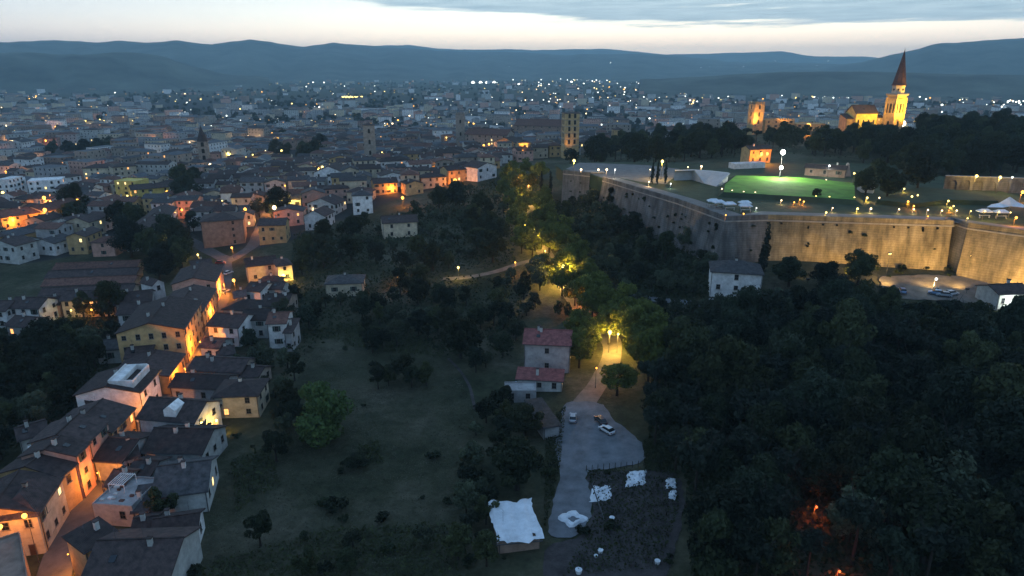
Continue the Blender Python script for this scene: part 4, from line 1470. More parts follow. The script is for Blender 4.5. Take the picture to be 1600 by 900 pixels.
stall(1114, 323, 'leftmost white canopy stall on the rampart walk above the grey face')
stall(1122, 325, 'second white canopy stall from the left, half behind the first', .2)
stall(1139, 328, 'single white canopy stall between the pair and the corner stall', .1)
stall(1163, 326, 'white canopy stall with an amber lamp by the fortress corner', .05)
stall(1164, 331, 'white canopy stall at the parapet right at the fortress corner', 0)
stall(1536, 340, 'white stall with a lamp just left of the marquee')
stall(1562, 341, 'white stall in front of the marquee')

# ---------------------------------------------------------------- towers and churches
def arch_mesh(name, w, h, n=7):
    """dark arched opening standing a hand's breadth behind its stone surround"""
    m = MB()
    pts = [(-w / 2, 0), (w / 2, 0)] + [(w / 2 * math.cos(a), h - w / 2 + w / 2 * math.sin(a)) for a in np.linspace(0, math.pi, n)]
    out = [(-w / 2 - .18, -.18), (w / 2 + .18, -.18)] + [((w / 2 + .18) * math.cos(a), h - w / 2 + (w / 2 + .18) * math.sin(a)) for a in np.linspace(0, math.pi, n)]
    k = len(pts)
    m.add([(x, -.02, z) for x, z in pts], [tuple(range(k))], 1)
    vs = [(x, -.10, z) for x, z in pts] + [(x, -.10, z) for x, z in out] + [(x, .05, z) for x, z in out] + [(x, -.02, z) for x, z in pts]
    fs = []
    for i in range(k):
        j = (i + 1) % k
        fs += [(k + i, k + j, j, i), (2 * k + i, 2 * k + j, k + j, k + i), (i, j, 3 * k + j, 3 * k + i)]
    m.add(vs, fs, 0)
    me = bpy.data.meshes.new(name)
    me.from_pydata(m.v, [], m.f)
    me.materials.append(M['stone'])
    me.materials.append(M['opening_shade'])
    me.polygons.foreach_set('material_index', np.asarray(m.m, dtype=np.int32))
    return me


ARCH_S, ARCH_L, ARCH_T = arch_mesh('opening', 1.5, 3.2), arch_mesh('opening', 1.8, 6.5), arch_mesh('opening', 2.4, 4.0)


def tower(label, u, vtop, vbase, w, wall, yaw, levels, name='bell_tower', top='flat', per=2, z=None, am=None, tile='tile', spire_h=0, groupless=True):
    """square tower whose roof edge is seen at vtop and whose foot stands on the land under vbase"""
    p = at(u, vbase) if z is None else on_level(u, vbase, z)
    H = 0.0
    d = ray(u, vtop)
    tt = p[1] / d[1]
    H = CH + d[2] * tt - p[2]
    t = thing(name, label, 'tower', (p[0], p[1], p[2]), yaw)
    m = MB()
    hw = w / 2
    m.box(-hw, -hw, -4, hw, hw, H - spire_h)
    m.build('shaft', M[wall], t)
    hb = H - spire_h
    mm = MB()
    for i in range(1, levels + 1):
        zz = hb * (i / (levels + .0))
        mm.box(-hw - .25, -hw - .25, zz - .3, hw + .25, hw + .25, zz)
    mm.build('string_course', M['stone'], t)
    me = am or ARCH_S
    for i in range(levels):
        z0 = hb * (i + .28) / levels
        if i < levels * .25 and levels > 2:
            continue
        for side in range(4):
            a = side * math.pi / 2
            for c in range(per):
                off = (c - (per - 1) / 2) * (w / (per + .6))
                x_, y_ = off, -hw
                link('opening', me, t, (x_ * math.cos(a) - y_ * math.sin(a), x_ * math.sin(a) + y_ * math.cos(a), z0), (0, 0, a))
    if top == 'pyr':
        MB().ring(0, 0, [(hb, w * .76), (hb + .3, w * .76), (hb + spire_h, .05)], 4, a0=math.pi / 4).build('roof', M[tile], t)
    elif top == 'spire':
        MB().ring(0, 0, [(hb, w * .56), (hb + .4, w * .56), (hb + spire_h, .05)], 8, a0=math.pi / 8).build('spire', M[tile], t)
    elif top == 'crenel':
        for sx in range(4):
            for s in (-1, 1):
                o_ = -hw + w * (sx + .5) / 4
                MB().box(o_ - w * .07, s * hw - .3, hb, o_ + w * .07, s * hw + .3, hb + 1.5).build('merlon', M[wall], t)
    else:
        MB().box(-hw + .4, -hw + .4, hb, hw - .4, hw - .4, hb + .5).build('roof', M['flat'], t)
    return t


tower('tall square bell tower with tiers of paired arches', 890, 175, 246, 10.5, 'ochre', .15, 7, per=2, spire_h=.6, top='pyr')
tower('dark stone bell tower with a pointed spire among the left roofs', 322, 196, 262, 8.0, 'stone', .3, 4, per=1, spire_h=13, top='spire', tile='tile', am=ARCH_T)
tower('dark square tower with a small roof lantern in the old town', 580, 192, 262, 8.5, 'stone', .2, 4, per=1, spire_h=1.5, top='pyr')
tower('slim dark crenellated tower at the left side of the palace row', 720, 178, 236, 8, 'stone', .1, 3, per=1, top='crenel', z=6)
tower('crenellated tower lit amber from below on the hill ridge', 1178, 162, 207, 8.5, 'ochre', .25, 4, per=1, top='crenel', name='palace_tower', z=30)
tower('small amber edged bell turret in front of the old town roofs', 963, 198, 236, 6.5, 'ochre', .2, 3, per=1, top='pyr', spire_h=2, name='bell_turret')
tower('squat orange lit apse tower right of the palace row', 818, 218, 250, 8, 'ochre', .2, 2, per=1, top='pyr', spire_h=2.0, name='apse_tower')
# the cathedral
cp = at(1392, 209)
cx, cy_, cz = cp
t = thing('bell_tower', 'slender cathedral bell tower with octagon stage and tall dark red spire', 'bell tower', (cx, cy_, cz), .32)
s_ = (cy_ * math.cos(PITCH) + (CH - cz) * math.sin(PITCH)) / F        # metres per survey pixel at the tower
W_ = 22.5 * s_ / 1.2
Hs = 57 * s_
MB().box(-W_ / 2, -W_ / 2, -4, W_ / 2, W_ / 2, Hs * .5).box(-W_ * .485, -W_ * .485, Hs * .5, W_ * .485, W_ * .485, Hs).build('shaft', M['ochre'], t)
m = MB()
for zz in (Hs * .5, Hs * .93):
    m.box(-W_ / 2 - .2, -W_ / 2 - .2, zz - .3, W_ / 2 + .2, W_ / 2 + .2, zz + .15)
for sx in (-1, 1):
    for sy in (-1, 1):
        m.box(sx * W_ / 2 - .45, sy * W_ / 2 - .45, -4, sx * W_ / 2 + .45, sy * W_ / 2 + .45, Hs * .96)
m.build('buttress', M['ochre'], t)
MB().ring(0, 0, [(Hs, W_ * .80), (Hs + .6, W_ * .84), (Hs + 1.6, W_ * .84), (Hs + 1.7, W_ * .6)], 4, a0=math.pi / 4).build('cornice', M['stone'], t)
Ho = 15.5 * s_
oct_ = MB().ring(0, 0, [(Hs + 1.6, W_ * .50), (Hs + Ho, W_ * .50)], 8, a0=math.pi / 8).build('octagon', M['cream'], t)
disc = MB().ring(0, 0, [(-.05, .75), (.10, .75)], 12).ring(0, 0, [(.10, 1.0), (.16, .98)], 12, cap=False)
OC = disc.build('oculus', M['opening_shade'], t).data
bpy.data.objects.remove(bpy.data.objects[[o.name for o in t.children if o.name.startswith('oculus')][0]])
for k in range(8):
    a = k * math.pi / 4
    rr_ = W_ * .50 * math.cos(math.pi / 8)
    link('oculus', OC, t, (rr_ * math.cos(a), rr_ * math.sin(a), Hs + 1.6 + (Ho - 1.6) * .5), (0, math.pi / 2, a))
MB().ring(0, 0, [(Hs + Ho, W_ * .60), (Hs + Ho + .5, W_ * .60), (Hs + Ho + .6, W_ * .54), (Hs + Ho + 52 * s_, .06)], 8, a0=math.pi / 8).build('spire', M['tile_red'], t)
MB().tube((0, 0, Hs + Ho + 51 * s_), (0, 0, Hs + Ho + 54 * s_), .08, .05).box(-.5, -.05, Hs + Ho + 52.8 * s_, .5, .05, Hs + Ho + 53 * s_).build('cross', M['metal'], t)
for side in range(4):
    a = side * math.pi / 2
    for off, z0 in ((0, Hs * .56), (-W_ * .3, Hs * .56), (W_ * .3, Hs * .56), (0, Hs * .1)):
        x_, y_ = off, -W_ / 2
        link('opening', ARCH_L, t, (x_ * math.cos(a) - y_ * math.sin(a), x_ * math.sin(a) + y_ * math.cos(a), z0), (0, 0, a), (1 if off == 0 else .55, 1, 1))


def on_plane_y(u, v, y):
    d = ray(u, v)
    tt = y / d[1]
    return d[0] * tt, y, CH + d[2] * tt


x0, _, ze = on_plane_y(1337, 177, cy_ + 2)
x1, _, _ = on_plane_y(1371, 178, cy_ + 2)
nave = house(x0, cy_ + 1, cz, 0.02, x1 - x0, 15, ze - cz, roof='gx', rise=5.2, wall='yellow', label='tall floodlit cathedral nave with a dark gabled roof', cat='church', name='cathedral_nave', win=(), chim=0, o=.6)
for i in range(4):
    link('opening', ARCH_L, nave, ((x1 - x0) * (i + .6) / 4.2, 0, 4.0), (0, 0, 0), (.6, 1, .9))
xa, _, za = on_plane_y(1324, 186, cy_ + 2)
house(xa, cy_ + 3, cz, 0.02, x0 - xa - .3, 11, za - cz, roof='shed', rise=3, wall='ochre', label='low lit aisle at the left foot of the cathedral nave', cat='church', name='cathedral_aisle', win=(), chim=0)
xb, _, zb = on_plane_y(1372, 184, cy_ + 2)
house(x1 + .3, cy_ + 4, cz, 0, max(2.0, cx - W_ * .7 - x1), 6, zb - cz, roof='gx', rise=1.5, wall='ochre', label='short link between cathedral nave and bell tower', cat='church', name='cathedral_link', win=('F',), chim=0, dens=3)
# palace with battlements on the ridge
for (u0, u1, vt, lab) in ((1196, 1242, 188, 'battlemented palace wall lit orange along the ridge'), (1244, 1290, 194, 'lower amber lit building beside the battlemented palace')):
    pz = on_level((u0 + u1) / 2, 207, 30.0)
    xa, _, za = on_plane_y(u0, vt, pz[1])
    xb, _, _ = on_plane_y(u1, vt, pz[1])
    hh = za - pz[2]
    pl = house(xa, pz[1], pz[2], 0, xb - xa, 14, hh, roof='flat', rise=0, wall='ochre', label=lab, cat='palace', name='palace', win=('F',), dens=5, lit=0)
    if vt == 188:
        nn_ = int((xb - xa) / 1.9)
        for k in range(nn_):
            c = (k + .5) * (xb - xa) / nn_
            MB().box(c - .5, -.02, hh + .36, c + .5, .4, hh + 1.5).build('merlon', M['ochre'], pl)
# large roofs of the old town
facade(803, 196, 878, 198, 15, 30, roof='gx', rise=6, wall='brown', tile='tile_red', label='huge dark church roof behind the square bell tower', cat='church', name='church', win=('F',), dens=9, lit=0, chim=0)
facade(726, 210, 792, 212, 15, 22, roof='gx', rise=4, wall='stone', tile='tile_red', label='long stone palace with a lamp on its front in the old town', cat='palace', name='palace', win=('F', 'R'), dens=5, lit=.05, chim=0)
facade(771, 222, 806, 224, 9, 15, roof='gy', rise=4, wall='ochre', label='orange church front with a gable in the old town', cat='church', name='church', win=('F',), lit=.0, chim=0)

# ---------------------------------------------------------------- the rest of the old town
ZL = Z.tolist()


def terr1(x, y):
    fx = (x - GX0) / GS
    fy = (y - GY0) / GS
    if fx < 0 or fy < 0 or fx >= GNX - 1 or fy >= GNY - 1:
        return -25.0
    ix, iy = int(fx), int(fy)
    a, b_ = fx - ix, fy - iy
    r0, r1 = ZL[iy], ZL[iy + 1]
    return (r0[ix] * (1 - a) + r0[ix + 1] * a) * (1 - b_) + (r1[ix] * (1 - a) + r1[ix + 1] * a) * b_


def at1(u, v, h=0.0, zmin=None):
    d = ray(u, v)
    d0, d1, d2 = float(d[0]), float(d[1]), float(d[2])
    t = 50.0
    while t < 3000:
        if CH + d2 * t < terr1(d0 * t, d1 * t) + h:
            lo, hi = t - 4, t
            for _ in range(10):
                m_ = .5 * (lo + hi)
                if CH + d2 * m_ < terr1(d0 * m_, d1 * m_) + h:
                    hi = m_
                else:
                    lo = m_
            return d0 * hi, d1 * hi, CH + d2 * hi - h
        t += 4.0
    return None


GREENS = [[(70, 232), (190, 222), (195, 246), (80, 252)], [(425, 238), (500, 228), (505, 250), (430, 262)], [(180, 345), (235, 345), (235, 400), (180, 405)],
          [(270, 275), (312, 278), (312, 318), (270, 322)], [(205, 385), (290, 385), (300, 440), (200, 450)], [(258, 360), (312, 362), (310, 385), (262, 385)],
          [(230, 148), (345, 150), (345, 182), (240, 182)], [(410, 150), (480, 152), (500, 172), (415, 176)], [(560, 150), (660, 150), (660, 168), (565, 170)],
          [(90, 345), (130, 335), (130, 352), (90, 358)], [(400, 335), (430, 325), (440, 345), (410, 352)], [(970, 198), (1010, 192), (1020, 225), (975, 228)]]
for g_ in GREENS:
    TREES_ = None


class Hash:
    def __init__(self, cell=20.0):
        self.c, self.d = cell, {}

    def put(self, x, y, r):
        self.d.setdefault((int(x // self.c), int(y // self.c)), []).append((x, y, r))

    def hit(self, x, y, r):
        i, j = int(x // self.c), int(y // self.c)
        for a in range(i - 2, i + 3):
            for b_ in range(j - 2, j + 3):
                for (px, py, pr) in self.d.get((a, b_), ()):
                    if (px - x) ** 2 + (py - y) ** 2 < (pr + r) ** 2:
                        return True
        return False


HH = Hash()
for f_ in FOOT:
    HH.put(*f_)
ROADS = []
for o in list(col.objects):
    if o.name.split('.')[0] in ('street', 'road', 'lane'):
        vv = o.data.vertices
        for i in range(2, len(vv), 10):
            HH.put(vv[i].co.x, vv[i].co.y, 3.2)
cand = []
yy = 255.0
row = 0
while yy < 1150:
    step = 12.5 + 1.5 * math.sin(row * 1.7)
    if row % 3 == 2:
        step += 5
    xx = -0.82 * yy - 40
    while xx < 0.8 * yy:
        adv = random.uniform(10.5, 16.5)
        x_ = xx + 22 * math.sin(yy / 140) + random.uniform(-1, 1)
        y_ = yy + 20 * math.sin(xx / 90 + .6) + 9 * math.sin(xx / 37) + random.uniform(-1.4, 1.4)
        zz = terr1(x_, y_)
        u, v = pix(x_, y_, zz)
        if -40 < u < 1640 and inside(u, v, TOWN) and not any(inside(u, v, g_) for g_ in GREENS):
            big = (u < 360 and v < 290 and random.random() < .45) or (y_ > 600 and random.random() < .2)
            w_ = adv * random.uniform(.82, .99) if not big else random.uniform(16, 26)
            d_ = random.uniform(8.5, 12) if not big else random.uniform(11, 15)
            h_ = random.choice((5.5, 6, 7, 8, 8.5, 9.5)) if not big else random.uniform(10, 17)
            if not HH.hit(x_, y_, max(w_, d_) * (.46 if not big else .5)):
                yaw = 0.30 * math.cos(xx / 90 + .6) + random.uniform(-.12, .12) + random.choice((0, 0, 0, math.pi / 2))
                cand.append((math.hypot(x_, y_), x_, y_, zz, yaw, w_, d_, h_, big))
                HH.put(x_, y_, max(w_, d_) * .40)
        xx += adv
    yy += step
    row += 1
cand.sort()
WCH = ['white', 'cream', 'pale', 'pink', 'grey', 'stone', 'ochre', 'pale', 'white', 'cream']
WNAME = {'white': 'white', 'cream': 'cream', 'pale': 'pale grey', 'pink': 'pinkish', 'grey': 'grey', 'stone': 'stone brown', 'ochre': 'ochre'}
RN = {'gx': 'long gabled', 'gy': 'gable fronted', 'hip': 'hip roofed', 'flat': 'flat roofed'}
N_IND = 205
for i, (dd, x_, y_, zz, yaw, w_, d_, h_, big) in enumerate(cand[:N_IND]):
    rf = random.choice(('gx', 'gx', 'hip', 'gy')) if not big else random.choice(('flat', 'hip', 'gx'))
    wl_ = random.choice(WCH)
    ca, sa = math.cos(yaw), math.sin(yaw)
    ox, oy = x_ - ca * w_ / 2 + sa * d_ / 2, y_ - sa * w_ / 2 - ca * d_ / 2
    house(ox, oy, zz, yaw, w_, d_, h_, roof=rf, rise=random.uniform(1.4, 2.3), wall=wl_, tile=random.choice(('tile', 'tile', 'tile_red', 'tile_grey')),
          base=f"{WNAME[wl_]} {'low' if h_ < 6.5 else 'two storey' if h_ < 9 else 'tall'} {RN[rf]} house", group='houses of the old town', take=False, seed=i,
          lit=.02, dens=3.6, wmax=12, shut=.1, win=('F', 'R', 'L'))


def mass(name, items, mats_w, mats_r, wins=False):
    """the far rest of the town in one mesh: walls, pitched roofs, tiny windows"""
    V, Fq, Ft, Mq, Mt = [], [], [], [], []
    nw = len(mats_w)
    nr_ = len(mats_r)
    for (x, y, z, yaw, w, d, h) in items:
        ca, sa = math.cos(yaw), math.sin(yaw)
        rise = random.uniform(1.2, 2.6) if h < 11 or random.random() < .4 else 0.0
        iw, ir = random.randrange(nw), nw + random.randrange(nr_)
        b_ = len(V)

        def T(px, py, pz):
            px -= w / 2
            py -= d / 2
            V.append((x + px * ca - py * sa, y + px * sa + py * ca, z + pz))
        for px, py in ((0, 0), (w, 0), (w, d), (0, d)):
            T(px, py, -4)
        for px, py in ((0, 0), (w, 0), (w, d), (0, d)):
            T(px, py, h)
        Fq += [(b_, b_ + 1, b_ + 5, b_ + 4), (b_ + 1, b_ + 2, b_ + 6, b_ + 5), (b_ + 2, b_ + 3, b_ + 7, b_ + 6), (b_ + 3, b_, b_ + 4, b_ + 7)]
        Mq += [iw] * 4
        o = .4
        r0 = len(V)
        if rise:
            hipd = d / 2 if random.random() < .5 else -o
            for px, py in ((-o, -o), (w + o, -o), (w + o, d + o), (-o, d + o)):
                T(px, py, h + .05)
            T(max(0, hipd) if hipd > 0 else -o, d / 2, h + rise)
            T(w - hipd if hipd > 0 else w + o, d / 2, h + rise)
            Fq += [(r0, r0 + 1, r0 + 5, r0 + 4), (r0 + 2, r0 + 3, r0 + 4, r0 + 5)]
            Mq += [ir, ir]
            Ft += [(r0 + 3, r0, r0 + 4), (r0 + 1, r0 + 2, r0 + 5)]
            Mt += [ir if hipd > 0 else iw] * 2
        else:
            for px, py in ((.2, .2), (w - .2, .2), (w - .2, d - .2), (.2, d - .2)):
                T(px, py, h + .05)
            Fq += [(b_ + 4, b_ + 5, b_ + 6, b_ + 7), (r0, r0 + 1, r0 + 2, r0 + 3)]
            Mq += [iw, nw + nr_ - 1]
        if wins:
            nfl = max(1, int(h / 3))
            for side, L_ in ((0, w), (1, d), (3, d)):
                nc = max(1, int(L_ / 3.6))
                for fl in range(nfl):
                    for c in range(nc):
                        if random.random() < .3:
                            continue
                        s, zc = L_ * (c + .5) / nc, h * (fl + .55) / nfl
                        k = len(V)
                        mi = nw + nr_ + (random.choice((1, 2)) if random.random() < .02 else 0)
                        for ds, dz in ((-.5, -.75), (.5, -.75), (.5, .75), (-.5, .75)):
                            if side == 0:
                                T(s + ds, -.04, zc + dz)
                            elif side == 1:
                                T(w + .04, s + ds, zc + dz)
                            else:
                                T(-.04, d - s - ds, zc + dz)
                        Fq.append((k, k + 1, k + 2, k + 3))
                        Mq.append(mi)
    ms = mats_w + mats_r + [M['glass'], M['lit_warm'], M['lit_yellow']]
    o = mesh_obj(name, V, Fq + Ft, ms, None, Mq + Mt)
    return tag(o, kind='stuff')


MW = [M[k] for k in ('white', 'cream', 'pale', 'pink', 'grey', 'stone', 'grey', 'stone', 'brown')]
MR = [M['tile'], M['tile_red'], M['tile_grey'], M['flat']]
mass('town_houses', [(x_, y_, zz, yaw, w_, d_, h_) for (dd, x_, y_, zz, yaw, w_, d_, h_, big) in cand[N_IND:]], MW, MR, True)
farb = []
yy = 1150.0
while yy < 5200:
    xx = -0.85 * yy
    cell = 21 + (yy - 1150) * .012
    dens_ = max(0.10, .62 - (yy - 1150) / 2600)
    while xx < .85 * yy:
        u, v = pix(xx, yy, -25)
        patchy = .5 + .5 * math.sin(xx / 170 + 1.7 * math.sin(yy / 210)) * math.sin(yy / 150 + xx / 400)
        if -30 < u < 1630 and v > (146 if u > 1150 else 113 if u > 450 else 120) and random.random() < dens_ * (.35 + .9 * patchy) * (1.0 if u < 1150 else .75) and not any(inside(u, v, g_) for g_ in GREENS):
            big = random.random() < .32
            huge = random.random() < .04 and yy > 1500
            farb.append((xx + random.uniform(-6, 6), yy + random.uniform(-6, 6), -25, random.choice((0.1, .5, -.3, 1.2, 1.6)) + random.uniform(-.1, .1),
                         random.uniform(40, 80) if huge else random.uniform(18, 34) if big else random.uniform(10, 17), random.uniform(12, 16) if big else random.uniform(9, 13),
                         8 if huge else random.uniform(10, 19) if big else random.uniform(5, 10)))
        xx += cell
    yy += cell * .9
mass('city_blocks', [f_ for f_ in farb if f_[1] < 1700], MW, MR, True)
mass('city_blocks', [f_ for f_ in farb if f_[1] >= 1700], MW, MR, False)

# ---------------------------------------------------------------- trees
TH = Hash()
for f_ in FOOT:
    TH.put(f_[0], f_[1], f_[2] * .8)
for o in list(col.objects):
    nm = o.name.split('.')[0]
    if nm in ('street', 'road', 'lane', 'path') and o.data and len(o.data.vertices):
        vv = o.data.vertices
        for i in range(0, len(vv), 7):
            TH.put(vv[i].co.x, vv[i].co.y, 1.2 if nm != 'road' else 2.0)
    if nm in ('yard', 'earth_lot', 'car_park'):
        vv = o.data.vertices
        for i in range(0, len(vv), 9):
            TH.put(vv[i].co.x, vv[i].co.y, 1.5)


KEEP_PX = [[(1106, 400), (1197, 400), (1197, 466), (1106, 466)], [(598, 332), (654, 332), (654, 372), (598, 372)], [(506, 426), (568, 426), (568, 458), (506, 458)],
           [(808, 490), (895, 490), (895, 600), (808, 600)], [(925, 540), (985, 540), (985, 594), (925, 594)], [(872, 468), (915, 468), (925, 505), (880, 500)],
           [(1385, 432), (1560, 434), (1570, 466), (1385, 466)], [(1215, 340), (1490, 345), (1490, 412), (1385, 412), (1375, 385), (1215, 385)], [(1490, 345), (1640, 350), (1640, 442), (1490, 420)],
           [(1312, 155), (1428, 155), (1428, 200), (1312, 196)], [(1160, 155), (1300, 155), (1300, 197), (1160, 197)], [(940, 276), (1134, 336), (1200, 336), (1200, 400), (1112, 396), (1040, 345), (940, 302)],
           [(688, 426), (765, 426), (765, 440), (688, 440)], [(866, 632), (945, 628), (1010, 700), (1010, 732), (925, 738), (930, 800), (905, 842), (852, 842), (866, 740)],
           [(780, 775), (852, 772), (852, 852), (780, 852)], [(915, 740), (1060, 740), (1060, 800), (1030, 890), (900, 890)], [(390, 400), (455, 400), (455, 440), (390, 440)],
           [(416, 490), (448, 490), (448, 540), (416, 540)], [(310, 500), (375, 500), (375, 545), (310, 545)], [(330, 612), (408, 612), (408, 652), (330, 652)], [(0, 465), (240, 462), (240, 482), (180, 490), (0, 520)],
           [(868, 170), (912, 170), (912, 232), (868, 232)], [(812, 405), (700, 425), (700, 440), (812, 418)], [(480, 255), (650, 250), (650, 312), (470, 345)], [(700, 245), (780, 245), (780, 285), (700, 285)],
           [(1045, 262), (1145, 262), (1130, 292), (1045, 285)], [(1255, 255), (1330, 255), (1330, 285), (1255, 285)], [(1170, 225), (1210, 225), (1210, 250), (1170, 250)], [(1200, 225), (1240, 225), (1240, 275), (1200, 275)], [(1262, 768), (1288, 768), (1290, 822), (1262, 822)], [(1300, 880), (1322, 880), (1324, 899), (1302, 899)]]
KEEP = []
for poly in KEEP_PX:
    vb = max(p[1] for p in poly)
    ub = [p[0] for p in poly if p[1] == vb][0]
    p = at1(ub, vb)
    KEEP.append((poly, (p[1] if p else 1e4) + 9.0))


def blocks(x_, y_, z_, s, kd):
    hgt = {'olive_tree': 4.2, 'cypress_tree': 12.5, 'pine_tree': 9.5, 'large_tree': 11.5, 'green_tree': 11}.get(kd, 8.4) * s
    wid = {'olive_tree': 2.4, 'cypress_tree': 1.0, 'pine_tree': 3.2, 'large_tree': 5.2}.get(kd, 3.6) * s
    for fz, fx in [(a, b_) for a in (.15, .35, .55, .75, .95) for b_ in (-.85, -.45, 0, .45, .85)]:
        u, v = pix(x_ + fx * wid, y_, z_ + fz * hgt)
        for poly, yl in KEEP:
            if y_ < yl and inside(u, v, poly):
                return True
    return False


def grove(poly, n, kinds, smin, smax, base, group, gap=.75, z=None, tall=(1, 1.25), tries=30, cover=4.0):
    us, vs_ = [p[0] for p in poly], [p[1] for p in poly]
    made, k = 0, 0
    while made < n and k < n * tries:
        k += 1
        u, v = random.uniform(min(us), max(us)), random.uniform(min(vs_), max(vs_))
        if not inside(u, v, poly):
            continue
        if z is None:
            p = at1(u, v)
            if p is None:
                continue
            x_, y_, zz = p
        else:
            q_ = on_level(u, v, z)
            x_, y_, zz = float(q_[0]), float(q_[1]), z
        s = random.uniform(smin, smax)
        kd = random.choice(kinds)
        rad = {'olive_tree': 2.5, 'cypress_tree': 1.1, 'pine_tree': 3.2, 'large_tree': 5.4, 'green_tree': 5.4}.get(kd, 3.7) * s
        if TH.hit(x_, y_, rad * gap) or blocks(x_, y_, zz, s, kd):
            continue
        TH.put(x_, y_, rad * gap)
        size = 'small' if s < smin + (smax - smin) / 3 else 'large' if s > smax - (smax - smin) / 3 else 'medium'
        tree(kd, x_, y_, zz, s, base=f"{size} {base.get(kd) if isinstance(base, dict) else base}", group=group, sz=random.uniform(*tall))
        made += 1
    return made


def one_tree(kind, u, v, s, label, sz=1.0, z=None, group=None):
    if z is None:
        p = at1(u, v)
    else:
        q_ = on_level(u, v, z)
        p = (float(q_[0]), float(q_[1]), z)
    rad = {'olive_tree': 2.5, 'cypress_tree': 1.1, 'pine_tree': 3.2, 'large_tree': 5.4, 'green_tree': 5.4}.get(kind, 3.7) * s
    TH.put(p[0], p[1], rad * .8)
    return tree(kind, p[0], p[1], p[2], s, label=label, sz=sz, group=group)


one_tree('green_tree', 503, 690, 1.3, 'large bright green tree standing alone at the left of the meadow', 1.0)
one_tree('large_tree', 720, 560, 1.1, 'broad dark round tree in the middle of the slope above the meadow')
one_tree('large_tree', 808, 765, 1.15, 'full olive green tree overhanging the left side of the gravel yard', .9)
one_tree('large_tree', 820, 680, .8, 'dark tree crowding the garage left of the gravel yard', .8)
one_tree('avenue_tree', 964, 618, 1.25, 'dark round tree cutting off the lit road beside the yard', .8)
one_tree('broadleaf_tree', 886, 500, .52, 'little dark lollipop tree on the lit road bank above the red roofed house', 1.35)
one_tree('broadleaf_tree', 872, 496, .5, 'slim tree with bare trunk left of the lollipop tree on the lit bank', 1.4)
one_tree('broadleaf_tree', 903, 520, .5, 'round clipped tree on the bank between road and red roofed house', .8)
one_tree('avenue_tree', 997, 560, .7, 'half lit tree on the right of the pale road below the lamp', 1.0)
one_tree('large_tree', 206, 402, 1.35, 'big black round tree between the pink house and the street', 1.0)
one_tree('large_tree', 250, 438, 1.15, 'large dark tree at the top of the long sheds beside the street', .9)
one_tree('large_tree', 290, 395, .75, 'dark tree on the street corner in front of the big brown block')
one_tree('large_tree', 293, 318, 1.35, 'tall dark tree beside the lamp of the yellow house', 1.0)
one_tree('cypress_tree', 1193, 425, 1.12, 'tall black cypress against the fortress corner beside the white villa', 1.25)
one_tree('cypress_tree', 1187, 430, .9, 'shorter cypress leaning on the tall one by the white villa', 1.0)
one_tree('broadleaf_tree', 1275, 312, .55, 'small dark conical tree in front of the lit lawn', 1.0, z=ZT)
one_tree('large_tree', 1352, 305, .9, 'grey green park tree at the right end of the lit lawn', 1.0, z=ZT)
one_tree('large_tree', 1385, 312, 1.0, 'dark park tree between lawn and lamp lit steps', 1.1, z=ZT)
one_tree('large_tree', 1432, 300, 1.15, 'broad dark park tree above the lamp lit steps', 1.05, z=ZT)
one_tree('large_tree', 1368, 288, .9, 'tall park tree behind the white kiosk', 1.1, z=ZT)
for i, uu in enumerate((1019, 1027, 1039)):
    one_tree('cypress_tree', uu, 287, .75, ['left', 'middle', 'right'][i] + ' one of three upright cypresses by the terrace lamps', 1.1, z=ZT, group='three cypresses on the terrace')
for i, uu in enumerate((846, 860)):
    one_tree('cypress_tree', uu, 306, .95, ['left', 'right'][i] + ' black cypress of the pair below the amber lit avenue top', 1.15, group='pair of cypresses')
one_tree('large_tree', 1378, 500, .8, 'dark bushy tree in front of the car park entrance', 1.0)
one_tree('large_tree', 1520, 520, .85, 'leafy tree with tufted top at the lower edge of the car park', 1.0)
one_tree('large_tree', 1575, 535, .95, 'leafy tree by the white lamp at the right edge', 1.0)
one_tree('large_tree', 560, 730, .55, 'round dark bush-like tree alone in the lower meadow', .55)
one_tree('cypress_tree', 1117, 590, 1.0, 'narrow dark cypress standing in the wood, left of its twin', 1.1)
one_tree('cypress_tree', 1190, 580, 1.05, 'narrow dark cypress standing in the wood, right of its twin', 1.1)
one_tree('large_tree', 1340, 445, .95, 'dark tree rising in front of the floodlit rampart, right of its neighbours', 1.0)
one_tree('large_tree', 1290, 452, .9, 'dark tree before the left part of the floodlit rampart', .9)
one_tree('large_tree', 1232, 448, 1.0, 'dark tree between the white villa and the floodlit rampart', .9)
one_tree('large_tree', 1310, 470, .8, 'bushy dark tree at the foot of the floodlit rampart', .8)

B_W = {'broadleaf_tree': 'dark wood tree', 'large_tree': 'broad dark wood tree', 'pine_tree': 'dark wood pine'}
# avenue
AV = [(846, 382), (820, 386), (868, 390), (838, 362), (806, 362), (858, 356), (812, 345), (845, 336), (800, 330), (815, 318), (838, 318), (806, 306), (832, 300), (795, 296), (800, 284), (842, 284), (822, 276), (870, 404), (832, 402), (905, 430), (868, 440), (935, 478), (1000, 530), (1022, 550), (985, 512), (950, 500), (858, 372), (828, 374), (880, 378), (850, 346), (822, 332), (850, 324), (790, 316), (858, 396), (815, 396), (884, 404), (920, 452), (848, 428), (925, 500), (1000, 575), (1012, 600), (915, 560), (905, 540), (1012, 535), (1040, 562), (1030, 590), (928, 484), (985, 545), (905, 575), (898, 478), (916, 488), (878, 462), (910, 466), (938, 498), (962, 498), (975, 508), (918, 446), (900, 418), (990, 560)]
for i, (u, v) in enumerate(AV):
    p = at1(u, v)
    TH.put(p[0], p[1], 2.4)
    tree('avenue_tree', p[0], p[1], p[2], random.uniform(1.0, 1.4), base='olive green avenue tree', group='trees of the avenue', sz=random.uniform(.9, 1.15))
